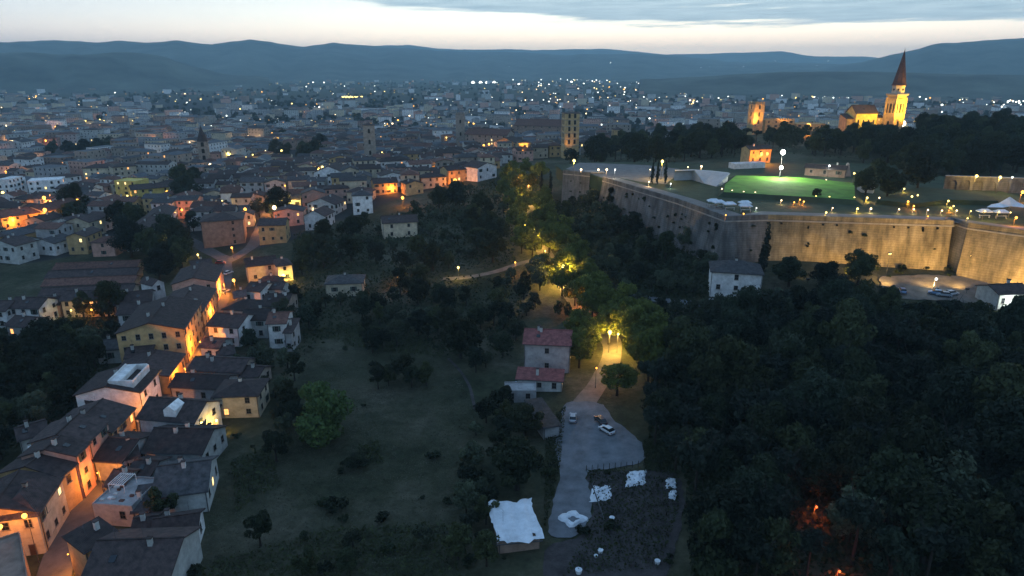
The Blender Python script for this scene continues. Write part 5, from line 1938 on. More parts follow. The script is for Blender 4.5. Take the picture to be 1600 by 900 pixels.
grove([(1015, 640), (1060, 570), (1200, 500), (1360, 500), (1480, 500), (1640, 520), (1660, 930), (1090, 930), (1070, 760), (1018, 700)], 235, ['broadleaf_tree', 'broadleaf_tree', 'large_tree', 'large_tree', 'pine_tree'], .85, 1.35, B_W, 'trees of the dark wood', gap=.52, tall=(1, 1.35))
grove([(985, 480), (1110, 480), (1340, 478), (1360, 510), (1200, 520), (1060, 580), (1010, 560)], 40, ['broadleaf_tree', 'olive_tree', 'olive_tree'], .7, 1.05, {'broadleaf_tree': 'dark bank tree', 'olive_tree': 'grey bank olive'}, 'trees on the scrubby bank')
grove([(870, 320), (945, 305), (1010, 340), (1110, 400), (1110, 465), (965, 462), (905, 410), (870, 370)], 90, ['olive_tree', 'olive_tree', 'broadleaf_tree'], .75, 1.1, {'olive_tree': 'olive tree under the rampart', 'broadleaf_tree': 'dark tree under the rampart'}, 'olive grove under the rampart', gap=.7)
grove([(465, 380), (600, 350), (660, 320), (780, 285), (800, 330), (800, 405), (660, 430), (560, 420), (470, 430)], 85, ['broadleaf_tree', 'olive_tree', 'olive_tree', 'large_tree'], .7, 1.1, {'olive_tree': 'slope olive tree', 'broadleaf_tree': 'dark slope tree', 'large_tree': 'big dark slope tree'}, 'trees of the central slope', gap=.68)
grove([(455, 470), (560, 465), (680, 445), (840, 430), (850, 470), (800, 560), (720, 600), (690, 545), (560, 500), (505, 500), (470, 560), (450, 640), (420, 600)], 60, ['broadleaf_tree', 'olive_tree', 'broadleaf_tree'], .7, 1.15, {'olive_tree': 'meadow olive tree', 'broadleaf_tree': 'dark meadow tree'}, 'trees above the meadow', gap=.7)
grove([(560, 540), (640, 535), (640, 550), (560, 560)], 4, ['broadleaf_tree'], .7, .9, 'dark meadow clump tree', 'tree clump in the upper meadow', gap=.55)
grove([(580, 595), (690, 590), (690, 606), (585, 610)], 6, ['broadleaf_tree'], .6, .8, 'dark meadow hedge tree', 'tree hedge across the meadow', gap=.5)
grove([(-40, 540), (0, 520), (70, 525), (150, 492), (182, 500), (182, 560), (125, 600), (120, 640), (40, 680), (0, 730), (-40, 740)], 45, ['broadleaf_tree', 'large_tree', 'broadleaf_tree'], .8, 1.1, {'broadleaf_tree': 'black hollow tree', 'large_tree': 'big black hollow tree'}, 'trees in the dark hollow', gap=.6)
grove([(740, 610), (790, 640), (790, 660), (760, 900), (700, 910), (720, 820), (735, 720)], 18, ['broadleaf_tree', 'olive_tree'], .65, .95, 'dark meadow edge tree', 'trees along the meadow side', gap=.65)
grove([(355, 545), (420, 540), (450, 600), (470, 690), (430, 730), (400, 650), (360, 590)], 16, ['broadleaf_tree', 'olive_tree'], .7, 1.0, 'dark garden tree', 'trees by the meadow houses', gap=.65)
grove([(300, 880), (460, 840), (700, 850), (700, 910), (300, 910)], 6, ['broadleaf_tree', 'olive_tree'], .5, .8, 'dark shrubby meadow tree', 'trees at the meadow foot', gap=.8)
grove([(235, 800), (262, 790), (262, 820), (240, 828)], 2, ['broadleaf_tree'], .75, .85, 'black courtyard tree', 'courtyard trees', gap=.5)
grove([(880, 250), (960, 240), (1050, 218), (1200, 212), (1320, 212), (1440, 200), (1640, 192), (1640, 262), (1350, 250), (1180, 236), (1100, 252), (1000, 262), (890, 262)], 210, ['large_tree', 'large_tree', 'broadleaf_tree', 'pine_tree'], .9, 1.3, {'large_tree': 'broad dark park tree', 'broadleaf_tree': 'dark park tree', 'pine_tree': 'dark park pine'}, 'trees of the hilltop park', gap=.55)
grove([(1330, 212), (1640, 205), (1640, 272), (1500, 284), (1400, 276), (1335, 252)], 60, ['large_tree', 'large_tree', 'broadleaf_tree'], 1.0, 1.35, {'large_tree': 'broad dark park tree', 'broadleaf_tree': 'dark park tree'}, 'trees of the hilltop park', gap=.5)
grove([(930, 238), (1165, 228), (1160, 248), (1060, 258), (960, 256)], 34, ['large_tree', 'broadleaf_tree', 'pine_tree'], .85, 1.15, {'large_tree': 'broad dark park tree', 'broadleaf_tree': 'dark park tree', 'pine_tree': 'dark park pine'}, 'trees of the hilltop park', gap=.5)
for gi, g_ in enumerate(GREENS):
    grove(g_, [16, 12, 3, 4, 8, 4, 14, 12, 14, 5, 4, 8][gi], ['large_tree', 'broadleaf_tree'], 1.0, 1.35, {'large_tree': 'big dark town tree', 'broadleaf_tree': 'dark town tree'}, 'trees between the town houses', gap=.5)
# shrubs


def shrub(u, v, s, z=None):
    p = at1(u, v)
    if p is None or TH.hit(p[0], p[1], .5):
        return
    o = link('shrub', random.choice(SHRUBS), None, (p[0], p[1], p[2]), (0, 0, random.uniform(0, 6)), (s, s, s * random.uniform(.7, 1.1)))
    tag(o, None, 'shrub', 'shrubs scattered over the open ground')
    later_label(o, 'low dark shrub on open ground', u, v)


for _ in range(90):
    shrub(*random.choice([(random.uniform(330, 730), random.uniform(500, 900)), (random.uniform(720, 790), random.uniform(620, 900)), (random.uniform(850, 1070), random.uniform(735, 900)), (random.uniform(1240, 1400), random.uniform(450, 500)), (random.uniform(1370, 1600), random.uniform(418, 434))]), random.choice((.5, .7, .9, 1.3)))
shrub(677, 718, 1.6)
shrub(525, 795, 2.0)
shrub(600, 815, 1.4)

# undergrowth between the trunks and rough grass, as one loose cover each


def cover(name, polys, n, hmax, leaf, m, seed, zz=None):
    r = random.Random(seed)
    P = []
    for poly, share in polys:
        us, vs_ = [p[0] for p in poly], [p[1] for p in poly]
        k = 0
        W3 = [at1(u, v) for u, v in poly]
        W3 = [p for p in W3 if p]
        x0, x1, y0, y1 = min(p[0] for p in W3), max(p[0] for p in W3), min(p[1] for p in W3), max(p[1] for p in W3)
        tries = 0
        while k < n * share and tries < n * 12:
            tries += 1
            x_, y_ = r.uniform(x0, x1), r.uniform(y0, y1)
            z_ = terr1(x_, y_)
            u, v = pix(x_, y_, z_)
            if inside(u, v, poly):
                P.append((x_, y_, z_ + hmax * r.random() ** 1.5))
                k += 1
    P = np.array(P)
    n_ = len(P)
    g = np.random.default_rng(seed)
    a = g.normal(size=(n_, 3))
    a /= np.linalg.norm(a, axis=1)[:, None]
    b_ = np.cross(a, g.normal(size=(n_, 3)))
    b_ /= np.linalg.norm(b_, axis=1)[:, None]
    s = leaf * (.5 + g.random(n_))[:, None]
    quad = np.stack([P - a * s, P - b_ * s * .6, P + a * s, P + b_ * s * .6], 1).reshape(-1, 3)
    me = bpy.data.meshes.new(name)
    fill_quads(me, quad)
    me.materials.append(m)
    tag(link(name, me), kind='stuff')


WOODP = [(985, 480), (1360, 478), (1660, 505), (1660, 930), (1080, 930), (1070, 740), (1012, 690), (1020, 560)]
SLOPE = [(865, 320), (945, 300), (1110, 400), (1110, 470), (965, 470), (905, 410), (860, 360)]
SLOPE2 = [(460, 370), (600, 345), (780, 280), (800, 330), (805, 410), (660, 440), (840, 435), (800, 560), (700, 560), (560, 500), (470, 560), (430, 640)]
HOLLOW = [(-40, 520), (182, 490), (182, 560), (120, 640), (0, 730), (-40, 740)]
MEADOW = [(480, 540), (700, 560), (745, 640), (730, 900), (300, 900), (350, 740), (430, 720)]
PARK = [(890, 250), (960, 240), (1050, 222), (1200, 214), (1320, 214), (1440, 206), (1700, 200), (1700, 262), (1350, 250), (1180, 240), (1100, 252), (1000, 262), (890, 262)]
cover('undergrowth', [(WOODP, .4), (SLOPE, .16), (SLOPE2, .17), (HOLLOW, .07), (PARK, .2)], 80000, 2.6, .5, M['leaf'], 5)
cover('weeds', [([(1004, 690), (1035, 690), (1060, 742), (1008, 736)], .25), ([(852, 660), (884, 636), (874, 740), (850, 830)], .25), ([(915, 734), (1060, 738), (1060, 800), (1030, 890), (880, 900), (935, 800)], .5)], 9000, .8, .22, M['leaf_b'], 8)
cover('scrub', [([(440, 850), (520, 828), (700, 818), (722, 910), (300, 910), (330, 880)], .25), ([(560, 700), (590, 690), (600, 725), (555, 730)], .04), ([(360, 720), (420, 700), (440, 760), (370, 800)], .1), ([(480, 520), (560, 505), (700, 540), (690, 560), (560, 545)], .26)], 12000, 1.0, .28, M['leaf_b'], 18)
cover('tall_grass', [(MEADOW, 1.0)], 42000, .35, .12, mat('dry_grass', (0.040, 0.046, 0.028), .9, .5, .08, c2=(.085, .085, .060)), 6)


# far trees of the plain: many, each only a few pixels
def far_trees():
    g = np.random.default_rng(11)
    pos = []
    for _ in range(6500):
        y_ = 900 + 4200 * g.random() ** 1.5
        x_ = g.uniform(-.85, .85) * y_
        k = .5 + .5 * math.sin(x_ / 140 + 2 * math.sin(y_ / 260)) * math.sin(y_ / 190)
        z_ = terr1(x_, y_)
        if g.random() < .25 + .75 * (k > .62):
            pos.append((x_, y_, z_, g.uniform(3.5, 6.5)))
    quads = []
    for (x_, y_, z_, r_) in pos:
        n_ = 34
        d = g.normal(size=(n_, 3))
        d /= np.linalg.norm(d, axis=1)[:, None]
        p = d * r_ * np.array([1, 1, .8]) * (.7 + .4 * g.random(n_))[:, None] + np.array([x_, y_, z_ + r_ * .9])
        a = np.cross(d, g.normal(size=(n_, 3)))
        a /= np.linalg.norm(a, axis=1)[:, None]
        b_ = np.cross(d, a)
        s = r_ * .42
        quads.append(np.stack([p - a * s, p - b_ * s, p + a * s, p + b_ * s], 1).reshape(-1, 3))
    me = bpy.data.meshes.new('tree_belts')
    fill_quads(me, np.concatenate(quads))
    me.materials.append(M['leaf'])
    tag(link('tree_belts', me), kind='stuff')


far_trees()

# ---------------------------------------------------------------- lamps
GLOW = {'amber': ((1.0, 0.46, 0.06), (1.0, 0.29, 0.03)), 'red': ((1.0, 0.16, 0.03), (1.0, 0.13, 0.02)), 'yellow': ((1.0, 0.74, 0.20), (1.0, 0.60, 0.10)), 'warm': ((1.0, 0.72, 0.38), (1.0, 0.62, 0.28)), 'white': ((0.95, 1.0, 0.92), (0.9, 1.0, 0.92))}
GM = {k: emit('lamp_glow_' + k, v[0], {'amber': 3.2, 'yellow': 3.4, 'warm': 4.0, 'white': 5.0, 'red': 2.0}[k]) for k, v in GLOW.items()}
LM = {}


def lamp(u, v, h, colr, power, r, label=None, base=None, z=None, post=True, name='street_lamp', drop=True, group=None, soft=.25):
    """lamp whose lit head is seen at (u, v), h metres above the ground it stands on"""
    if z is None:
        p = at(u, v, h)
        g = float(terr(p[0], p[1]))
    else:
        p = on_level(u, v, z + h)
        g = z
    x_, y_, zz = float(p[0]), float(p[1]), float(p[2])
    t = thing(name, label, 'lamp', (x_, y_, g), 0, group)
    if label is None:
        later_label(t, base or f"{colr} glowing lamp on a post", u, v)
    H = zz - g
    if post:
        key = ('post', round(H, 1))
        if key not in LM:
            m = MB().ring(0, .5, [(-.3, .11), (.8, .10), (.82, .07), (H + .25, .045)], 6)
            m.tube((0, .5, H + .2), (0, 0, H + .3), .04, .035)
            LM[key] = m.build('post', M['metal'], t).data
        else:
            link('post', LM[key], t)
    else:
        link('bracket', LM.setdefault('br', MB().box(-.06, 0, .1, .06, .6, .2).build('bracket', M['metal'], t).data) if 'br' not in LM else LM['br'], t, (0, 0, H)) if 'br' in LM else LM.setdefault('br', MB().box(-.06, 0, .1, .06, .6, .2).build('bracket', M['metal'], t, loc=(0, 0, H)).data)
    key = ('globe', colr, round(r, 2))
    if key not in LM:
        LM[key] = MB().ring(0, 0, [(-r, r * .25), (-r * .7, r * .72), (0, r), (r * .7, r * .72), (r, r * .25)], 10).build('globe', GM[colr], t, smooth=True, loc=(0, 0, H)).data
    else:
        link('globe', LM[key], t, (0, 0, H))
    if power:
        ld = bpy.data.lights.new('lamp_light', 'POINT')
        ld.energy = power
        ld.color = GLOW[colr][1]
        ld.shadow_soft_size = soft
        lo = bpy.data.objects.new('lamp_light', ld)
        col.objects.link(lo)
        lo.parent = t
        lo.location = (0, -.1, H - r - .3 - soft)
    return t


GS_ = 'lamps of the lit street'
lamp(38, 806, 9.8, 'amber', 700, .42, 'big amber street lamp at the bottom left corner', group=GS_)
lamp(0, 823, 8.4, 'amber', 500, .40, 'amber lamp half cut by the left edge', group=GS_, post=False)
for i, (u, v, h, pw, lb) in enumerate([(100, 862, 5.5, 2600, 'amber lamp lighting the street surface at the bottom'), (146, 735, 6.5, 2600, 'amber lamp hidden between pink row and grey house'), (192, 690, 6.5, 2600, 'amber lamp below the bright orange house'),
                                       (238, 634, 6.5, 2800, 'amber lamp lighting the reddish house front below the roof terrace'), (282, 572, 6.0, 3000, 'amber lamp under the tan gable corner'), (306, 530, 6.0, 3200, 'amber lamp on the front of the tan gabled house'),
                                       (326, 478, 6.0, 3200, 'amber lamp along the upper street row'), (343, 440, 6.0, 3000, 'amber lamp by the salmon house')]):
    lamp(u + 6, v + 4, h - 1.6, 'amber', pw * (.45 + .17 * i), .12, lb, group=GS_, post=True)
lamp(365, 438, 6.5, 'amber', 2600, .55, 'round amber lamp over the street by the white car', group=GS_)
lamp(338, 657, 4.0, 'yellow', 700, .32, 'pale yellow lamp in the garden between the blue and cream houses')
lamp(443, 431, 3.2, 'yellow', 2600, .75, 'bright yellow lamp washing the cream house at the town edge')
lamp(83, 474, 5, 'yellow', 700, .42, 'yellow lamp on the hamlet row under the long sheds')
lamp(111, 485, 4, 'yellow', 350, .28, 'small yellow lamp above the dark trees, second of the hamlet')
lamp(143, 484, 4, 'amber', 700, .32, 'amber lamp by the lit doorway of the hamlet row')
lamp(24, 512, 3, 'yellow', 600, .2, 'yellow wall lamp of the low glowing house')
lamp(219, 474, 5, 'yellow', 300, .3, 'small yellow lamp over the dark roof beside the bluish white house')
lamp(286, 430, 5, 'white', 120, .32, 'white lamp between the sheds and the small pink house')
lamp(70, 328, 10.7, 'amber', 4500, .9, 'right one of two amber lamps on the terrace row', z=None)
lamp(20, 343, 7.9, 'amber', 3500, .7, 'left one of two amber lamps on the terrace row')
lamp(261, 300, 7, 'amber', 4000, .85, 'amber lamp at the end of the yellow house')
lamp(183, 270, 4, 'amber', 3500, .4, 'amber lamp inside the arch of the cream palazzo')
lamp(199, 306, 5, 'yellow', 900, .5, 'yellow lamp at the foot of the yellow tower house')
lamp(284, 328, 6, 'amber', 1500, .55, 'amber lamp in the side street beside the white three storey houses')
lamp(270, 375, 6, 'yellow', 500, .42, 'yellowish lamp upper in the side street')
lamp(273, 384, 5, 'yellow', 900, .42, 'yellowish lamp lower in the side street')
lamp(309, 398, 4.5, 'yellow', 1100, .4, 'yellow lamp lighting the bush in front of the brown block')
lamp(362, 387, 5, 'amber', 1600, .45, 'amber lamp at the road fork right of the brown block')
lamp(258, 392, 5, 'white', 150, .3, 'whitish lamp before the dark tree at the street top')
for u, v, h, c_, pw, r in [(420, 320, 5, 'amber', 3000, .45), (409, 345, 5, 'amber', 2800, .4), (432, 325, 5, 'amber', 2500, .3), (541, 287, 6, 'amber', 4500, .3), (549, 275, 6, 'amber', 3500, .3), (523, 322, 4, 'white', 100, .35), (612, 292, 4, 'amber', 2500, .3),
                           (629, 309, 5, 'amber', 1500, .6), (671, 265, 4.5, 'amber', 4500, .85), (711, 282, 3.4, 'amber', 4500, .8), (417, 250, 6, 'yellow', 900, .5), (361, 253, 6, 'yellow', 900, .6), (375, 254, 6, 'yellow', 900, .6), (329, 273, 6, 'yellow', 500, .5),
                           (11, 240, 7, 'amber', 2000, .8), (620, 427, 5, 'amber', 900, .42), (716, 418, 5, 'yellow', 800, .36), (748, 200, 8, 'amber', 8000, 1.5), (860, 203, 8, 'amber', 6000, 1.2), (813, 204, 8, 'amber', 5000, .8), (787, 228, 6, 'amber', 5000, .9), (795, 243, 5, 'amber', 4000, .6),
                           (640, 405, 3, 'white', 60, .2), (4, 205, 9, 'yellow', 1500, 1.0), (156, 187, 9, 'yellow', 1200, .9), (289, 176, 12, 'white', 3000, 1.4), (375, 170, 10, 'yellow', 1500, 1.0), (499, 167, 10, 'white', 1500, 1.1), (520, 206, 8, 'warm', 2500, 1.0), (502, 204, 8, 'warm', 2500, .9), (533, 205, 8, 'warm', 2500, .9),
                           (200, 240, 6, 'white', 400, .5), (300, 228, 6, 'yellow', 500, .5), (55, 245, 6, 'white', 150, .4), (90, 265, 5, 'yellow', 300, .4), (480, 395, 4, 'white', 60, .2), (415, 366, 4, 'yellow', 250, .3), (490, 325, 4, 'warm', 250, .3), (562, 296, 3, 'warm', 300, .25), (240, 345, 5, 'amber', 400, .3)]:
    lamp(u, v, h, c_, pw * 1.2, r * 1.3)
xr = random.Random(21)
for _ in range(84):
    u, v = xr.choice([(xr.uniform(0, 470), xr.uniform(205, 330)), (xr.uniform(300, 800), xr.uniform(195, 262)), (xr.uniform(0, 330), xr.uniform(180, 230))])
    lamp(u, v, 8.5, xr.choice(('amber', 'amber', 'yellow', 'yellow', 'warm')), xr.choice((900, 1600, 2600, 4200)), xr.uniform(.4, 1.1), base=None)
# lamps of the tree lined road
GR = 'lamps of the tree lined road'
def lamp_tree(u, v, h, s, label, sz=1.0):
    p_ = at(u, v, h)
    p_[2] = float(terr(p_[0], p_[1]))
    tree('avenue_tree', p_[0] + .4, p_[1] + 3.4 * s + 1.6, p_[2], s, label=label, sz=sz)


lamp_tree(955, 520, 6.5, 1.4, 'tree glowing yellow round the street lamp beside the pale road', .95)
lamp_tree(886, 420, 6.5, 1.35, 'amber glowing tree at the bend of the avenue', 1.0)
lamp_tree(903, 446, 5.0, 1.0, 'second amber lit tree at the bend of the avenue', 1.0)
lamp_tree(935, 512, 4.5, .7, 'small yellow lit tree left of the glowing roadside tree', 1.1)
lamp_tree(811, 276, 6.5, 1.15, 'yellow glowing tree at the top of the avenue', 1.0)
lamp_tree(820, 350, 6.5, 1.1, 'faintly yellow lit tree halfway along the avenue', 1.0)
lamp(1276, 792, 3.5, 'red', 420, .2, 'reddish lamp glimmering between the trunks of the dark wood', group=GR)
lamp(1312, 893, 3.0, 'red', 300, .2, 'reddish lamp at the bottom edge of the dark wood', group=GR)
lamp(1512, 772, 4.0, 'yellow', 120, .2, 'faint yellow lamp deep in the right hand wood', group=GR)
lamp(953, 519, 6.6, 'yellow', 5500, .55, 'yellow lamp inside the glowing roadside tree', group=GR, soft=.4)
lamp(966, 522, 6.0, 'yellow', 2500, .3, 'second yellow lamp inside the glowing roadside tree', group=GR, soft=.4)
lamp(880, 416, 7.0, 'yellow', 15000, .55, 'yellow lamp inside the amber tree at the avenue bend', group=GR, soft=.4)
lamp(903, 460, 6.0, 'amber', 2200, .25, 'amber lamp over the pale road above the red roofed house', group=GR)
lamp(932, 575, 6.0, 'amber', 350, .22, 'amber lamp over the lower pale road', group=GR)
lamp(820, 347, 8.0, 'yellow', 2600, .4, 'yellow lamp hidden in the crowns of the avenue', group=GR)
lamp(811, 273, 8.0, 'yellow', 6500, .6, 'yellow lamp glowing in the top trees of the avenue', group=GR)
lamp(826, 290, 7.0, 'amber', 3000, .3, 'amber lamp at the upper end of the avenue', group=GR)
lamp(805, 410, 5.0, 'amber', 900, .3, 'amber lamp where the lane joins the avenue', group=GR)
for u, v, h, pw, lb in ((852, 392, 6.0, 5000, 'fourth lamp from the bend up the avenue'), (842, 366, 6.0, 5000, 'lamp between the crowns halfway along the avenue'), (838, 330, 6.5, 4500, 'lamp half lost in the upper avenue trees'), (815, 306, 6.5, 4500, 'lamp near the top of the avenue'), (1000, 545, 5.0, 1800, 'lamp behind the trees right of the pale road')):
    lamp(u, v, h, 'yellow', pw, .22, lb, group=GR, soft=.4)
lamp(897, 251, 8, 'yellow', 3500, .6, 'yellow lamp in the trees left of the gate', z=ZT)
lamp(1035, 252, 8, 'yellow', 3500, .6, 'yellow lamp behind the three cypresses', z=ZT)
# terrace and park lamps
GT = 'lamps on the fortress terrace'
for u, v, h, c_, pw, r in [(908, 265, 4, 'warm', 500, .5), (935, 265, 4, 'warm', 500, .5), (948, 265, 4, 'warm', 500, .55), (961, 265, 4, 'white', 300, .3), (1014, 284, 2, 'warm', 400, .32), (1048, 287, 2, 'white', 200, .25), (1096, 260, 5, 'warm', 900, .5), (1075, 261, 4, 'warm', 300, .3), (1016, 265, 4, 'warm', 300, .28),
                           (1128, 295, 1.5, 'warm', 300, .3), (1144, 298, 1.5, 'warm', 400, .36), (1162, 300, 1.5, 'warm', 400, .36), (1180, 301, 1.5, 'warm', 400, .36), (1275, 307, 1.5, 'yellow', 500, .38), (1296, 308, 1.5, 'yellow', 500, .38), (1335, 309, 1.5, 'yellow', 500, .38), (1355, 309, 1.5, 'yellow', 600, .42), (1374, 309, 1.5, 'warm', 300, .3),
                           (1221, 313, 1.5, 'warm', 200, .3), (1241, 316, 1.5, 'amber', 300, .3), (1250, 312, 1.5, 'amber', 300, .3), (1256, 315, 1.5, 'amber', 300, .32), (1340, 326, 1.5, 'yellow', 500, .4), (1361, 326, 1.5, 'warm', 400, .36), (1405, 327, 1.5, 'warm', 200, .3), (1428, 327, 1.5, 'warm', 200, .3), (1450, 328, 1.5, 'warm', 200, .3), (1472, 329, 1.5, 'warm', 200, .28), (1495, 329, 1.5, 'warm', 200, .3),
                           (1425, 307, 2.2, 'yellow', 700, .42), (1434, 305, 2.2, 'yellow', 500, .34), (1419, 315, 2, 'amber', 700, .42), (1428, 322, 1.5, 'amber', 500, .34), (1482, 314, 2, 'yellow', 500, .36), (1485, 325, 1.5, 'amber', 500, .38), (1490, 322, 1.5, 'yellow', 300, .3), (1407, 291, 3, 'yellow', 500, .38), (1413, 295, 3, 'yellow', 400, .32),
                           (1517, 330, 1.6, 'yellow', 200, .26), (1539, 330, 3, 'yellow', 300, .3), (1561, 331, 3, 'yellow', 300, .3), (1579, 332, 2, 'yellow', 200, .26), (1588, 340, 2.5, 'amber', 900, .42), (1512, 341, 1.3, 'yellow', 200, .25), (1450, 338, 1.0, 'amber', 200, .22), (1291, 332, 1.5, 'yellow', 500, .34), (1301, 325, 1.5, 'warm', 200, .25),
                           (1526, 275, 6.4, 'yellow', 1500, .6), (1563, 277, 6.4, 'yellow', 1500, .6), (1582, 277, 6.4, 'white', 300, .32), (1598, 300, 4, 'amber', 2500, .6), (1335, 271, 4, 'yellow', 800, .5), (1296, 259, 5, 'white', 500, .42), (1190, 240, 5.2, 'amber', 4500, .75), (1199, 240, 5.2, 'amber', 4500, .7), (1182, 325, 1.2, 'white', 80, .2), (1134, 336, 1.0, 'amber', 150, .25), (1162, 334, 1.0, 'amber', 250, .28), (1291, 281, 1.2, 'warm', 200, .25)]:
    lamp(u, v, h, c_, pw, r * .85, z=ZT, group=GT, base=f"{c_} lamp on the terrace", name='terrace_lamp')
lamp(1463, 436, 4, 'white', 200, .34, 'small white lamp at the back of the car park', name='street_lamp')
lamp(1585, 466, 4.4, 'white', 900, .42, 'white lamp on the small pale house at the right edge', post=False)
# cathedral hill
lamp(1411, 193, 7, 'warm', 16000, 2.0, 'dazzling warm lamp right beside the cathedral bell tower')
lamp(1263, 197, 7, 'amber', 14000, 1.9, 'dazzling amber lamp left of the cathedral')
lamp(1377, 196, 4, 'warm', 4000, .8, 'small warm lamp at the foot of the cathedral bell tower')
lamp(1476, 197, 5, 'warm', 500, .7, 'lone small warm lamp beyond the dark park right of the cathedral')


def flood(x_, y_, z_, target, energy, colr, label, ang=70, size=.5, glow=None, hgt=0.0, group=None):
    """floodlight housing on a stand, a spot lamp inside it"""
    t = thing('floodlight', label, 'floodlight', (x_, y_, z_), 0, group)
    d = Vector(target) - Vector((x_, y_, z_ + hgt + .5))
    yaw = math.atan2(d.y, d.x) - math.pi / 2
    MB().tube((0, 0, -.3), (0, 0, hgt + .4), .09, .07).build('stand', M['metal'], t)
    hs = MB().box(-.45, -.35, -.3, .45, .1, .3).build('housing', M['metal'], t, loc=(0, 0, hgt + .6))
    hs.rotation_euler = (math.atan2(d.z, math.hypot(d.x, d.y)), 0, yaw)
    MB().box(-.4, .1, -.26, .4, .14, .26).build('lens', GM[glow or 'yellow'], hs)
    ld = bpy.data.lights.new('flood_light', 'SPOT')
    ld.energy = energy
    ld.color = colr
    ld.spot_size = R(ang)
    ld.spot_blend = 1.0
    ld.shadow_soft_size = size
    lo = bpy.data.objects.new('flood_light', ld)
    col.objects.link(lo)
    lo.parent = t
    dn = d.normalized()
    lo.location = Vector((0, 0, hgt + .6)) + dn * .8
    lo.rotation_euler = d.to_track_quat('-Z', 'Y').to_euler()
    return t


FLC = (1.0, 0.60, 0.17)
GF = 'floodlights at the rampart foot'
for i, (u, lab) in enumerate([(1235, 'leftmost'), (1300, 'second from the left'), (1362, 'third from the left'), (1425, 'fourth from the left'), (1468, 'last before the cleft'), (1512, 'first right of the cleft'), (1560, 'second right of the cleft'), (1612, 'last at the right edge')]):
    f_ = (u - 1200) / 289
    bx = E_C[0] + (E_D[0] - E_C[0]) * f_ if u < 1490 else E_E[0] + (E_F[0] - E_E[0]) * (u - 1500) / 104
    by = E_C[1] + (E_D[1] - E_C[1]) * f_ if u < 1490 else E_E[1] + (E_F[1] - E_E[1]) * (u - 1500) / 104
    x_, y_ = bx, by - (19 if u < 1490 else 17)
    flood(x_, y_, terr1(x_, y_), (bx, by, ZT - 6), [1500, 9000, 11000, 11500, 11000, 10500, 12000, 12000][i], FLC, f"small rampart floodlight, {lab}", 130, group=GF, hgt=1.0)
for u, v, en, lab in ((1400, 446, 300, 'left'), (1530, 448, 900, 'middle'), (1580, 448, 900, 'right')):
    p = at1(u, v - 4)
    flood(p[0], p[1] + 6, terr1(p[0], p[1] + 6), (p[0], p[1] - 3, p[2]), en, (1.0, .62, .22), f"car park floodlight on a tall stand, {lab} one of three", 120, hgt=6.0, group='car park floodlights')
# the lawn's two white floods
lx, ly = TL(1219, 276, ZT + 2.2)
tl = thing('floodlight_mast', 'tall mast with two dazzling white floodlights at the far edge of the lawn', 'floodlight', (lx, ly, ZT + 2.0))
MB().ring(0, .6, [(-2, .14), (11, .07)], 6).build('mast', M['metal'], tl)
for v_, r_, pw in ((262, .75, 11000), (238, 1.0, 11000)):
    d = ray(1220, v_)
    zz = CH + d[2] * ly / d[1] - ZT - 2.0
    MB().ring(0, 0, [(-r_, .3), (-r_ * .7, r_ * .7), (0, r_), (r_ * .7, r_ * .7), (r_, .3)], 12).build('lamp_head', emit('flood_white', (.93, 1.0, .88), 14), tl, smooth=True, loc=(0, 0, zz))
    ld = bpy.data.lights.new('flood_light', 'POINT')
    ld.energy = pw
    ld.color = (1.0, 1.0, .78)
    ld.shadow_soft_size = .3
    lo = bpy.data.objects.new('flood_light', ld)
    col.objects.link(lo)
    lo.parent = tl
    lo.location = (0, -r_ - .6, zz)
# floods washing the cathedral, the palace towers and the old towers
for (x_, y_, tz, en, c_, lab) in [(cx - 4, cy_ - 15, 24, 12000, (1, .52, .07), 'near floodlight at the left foot of the bell tower'), (cx + 7, cy_ - 15, 24, 12000, (1, .52, .07), 'near floodlight at the right foot of the bell tower'), (cx - 9, cy_ - 26, 18, 60000, (1, .60, .10), 'floodlight in the park trees aimed at the cathedral nave'), (cx + 12, cy_ - 24, 22, 60000, (1, .60, .12), 'floodlight in the park trees aimed at the bell tower'), (cx - 26, cy_ - 22, 10, 30000, (1, .60, .10), 'floodlight left of the cathedral nave')]:
    z_ = terr1(x_, y_) + 9.0
    flood(x_, y_, z_ - 9.0, (cx if 'tower' in lab else cx - 18, cy_, cz + tz), en * (1.9 if 'bell tower' in lab else .65), (1, .55, .06), lab, 80, hgt=9.0)
for (u, v, en, lab) in [(1176, 205, 26000, 'floodlight under the crenellated palace tower'), (1222, 203, 14000, 'floodlight under the battlemented palace wall'), (1262, 206, 9000, 'floodlight under the low palace'), (890, 246, 1300, 'floodlight under the square arcaded tower'), (822, 250, 16000, 'floodlight under the squat apse tower')]:
    p = at1(u, v) if u < 1000 else tuple(float(c) for c in on_level(u, 207, 30.0))
    x_, y_ = p[0] - 3, p[1] - 13
    z_ = terr1(x_, y_)
    flood(x_, y_, z_, (p[0], p[1], p[2] + 15), en, (1, .46, .07), lab, 80, hgt=7.0)


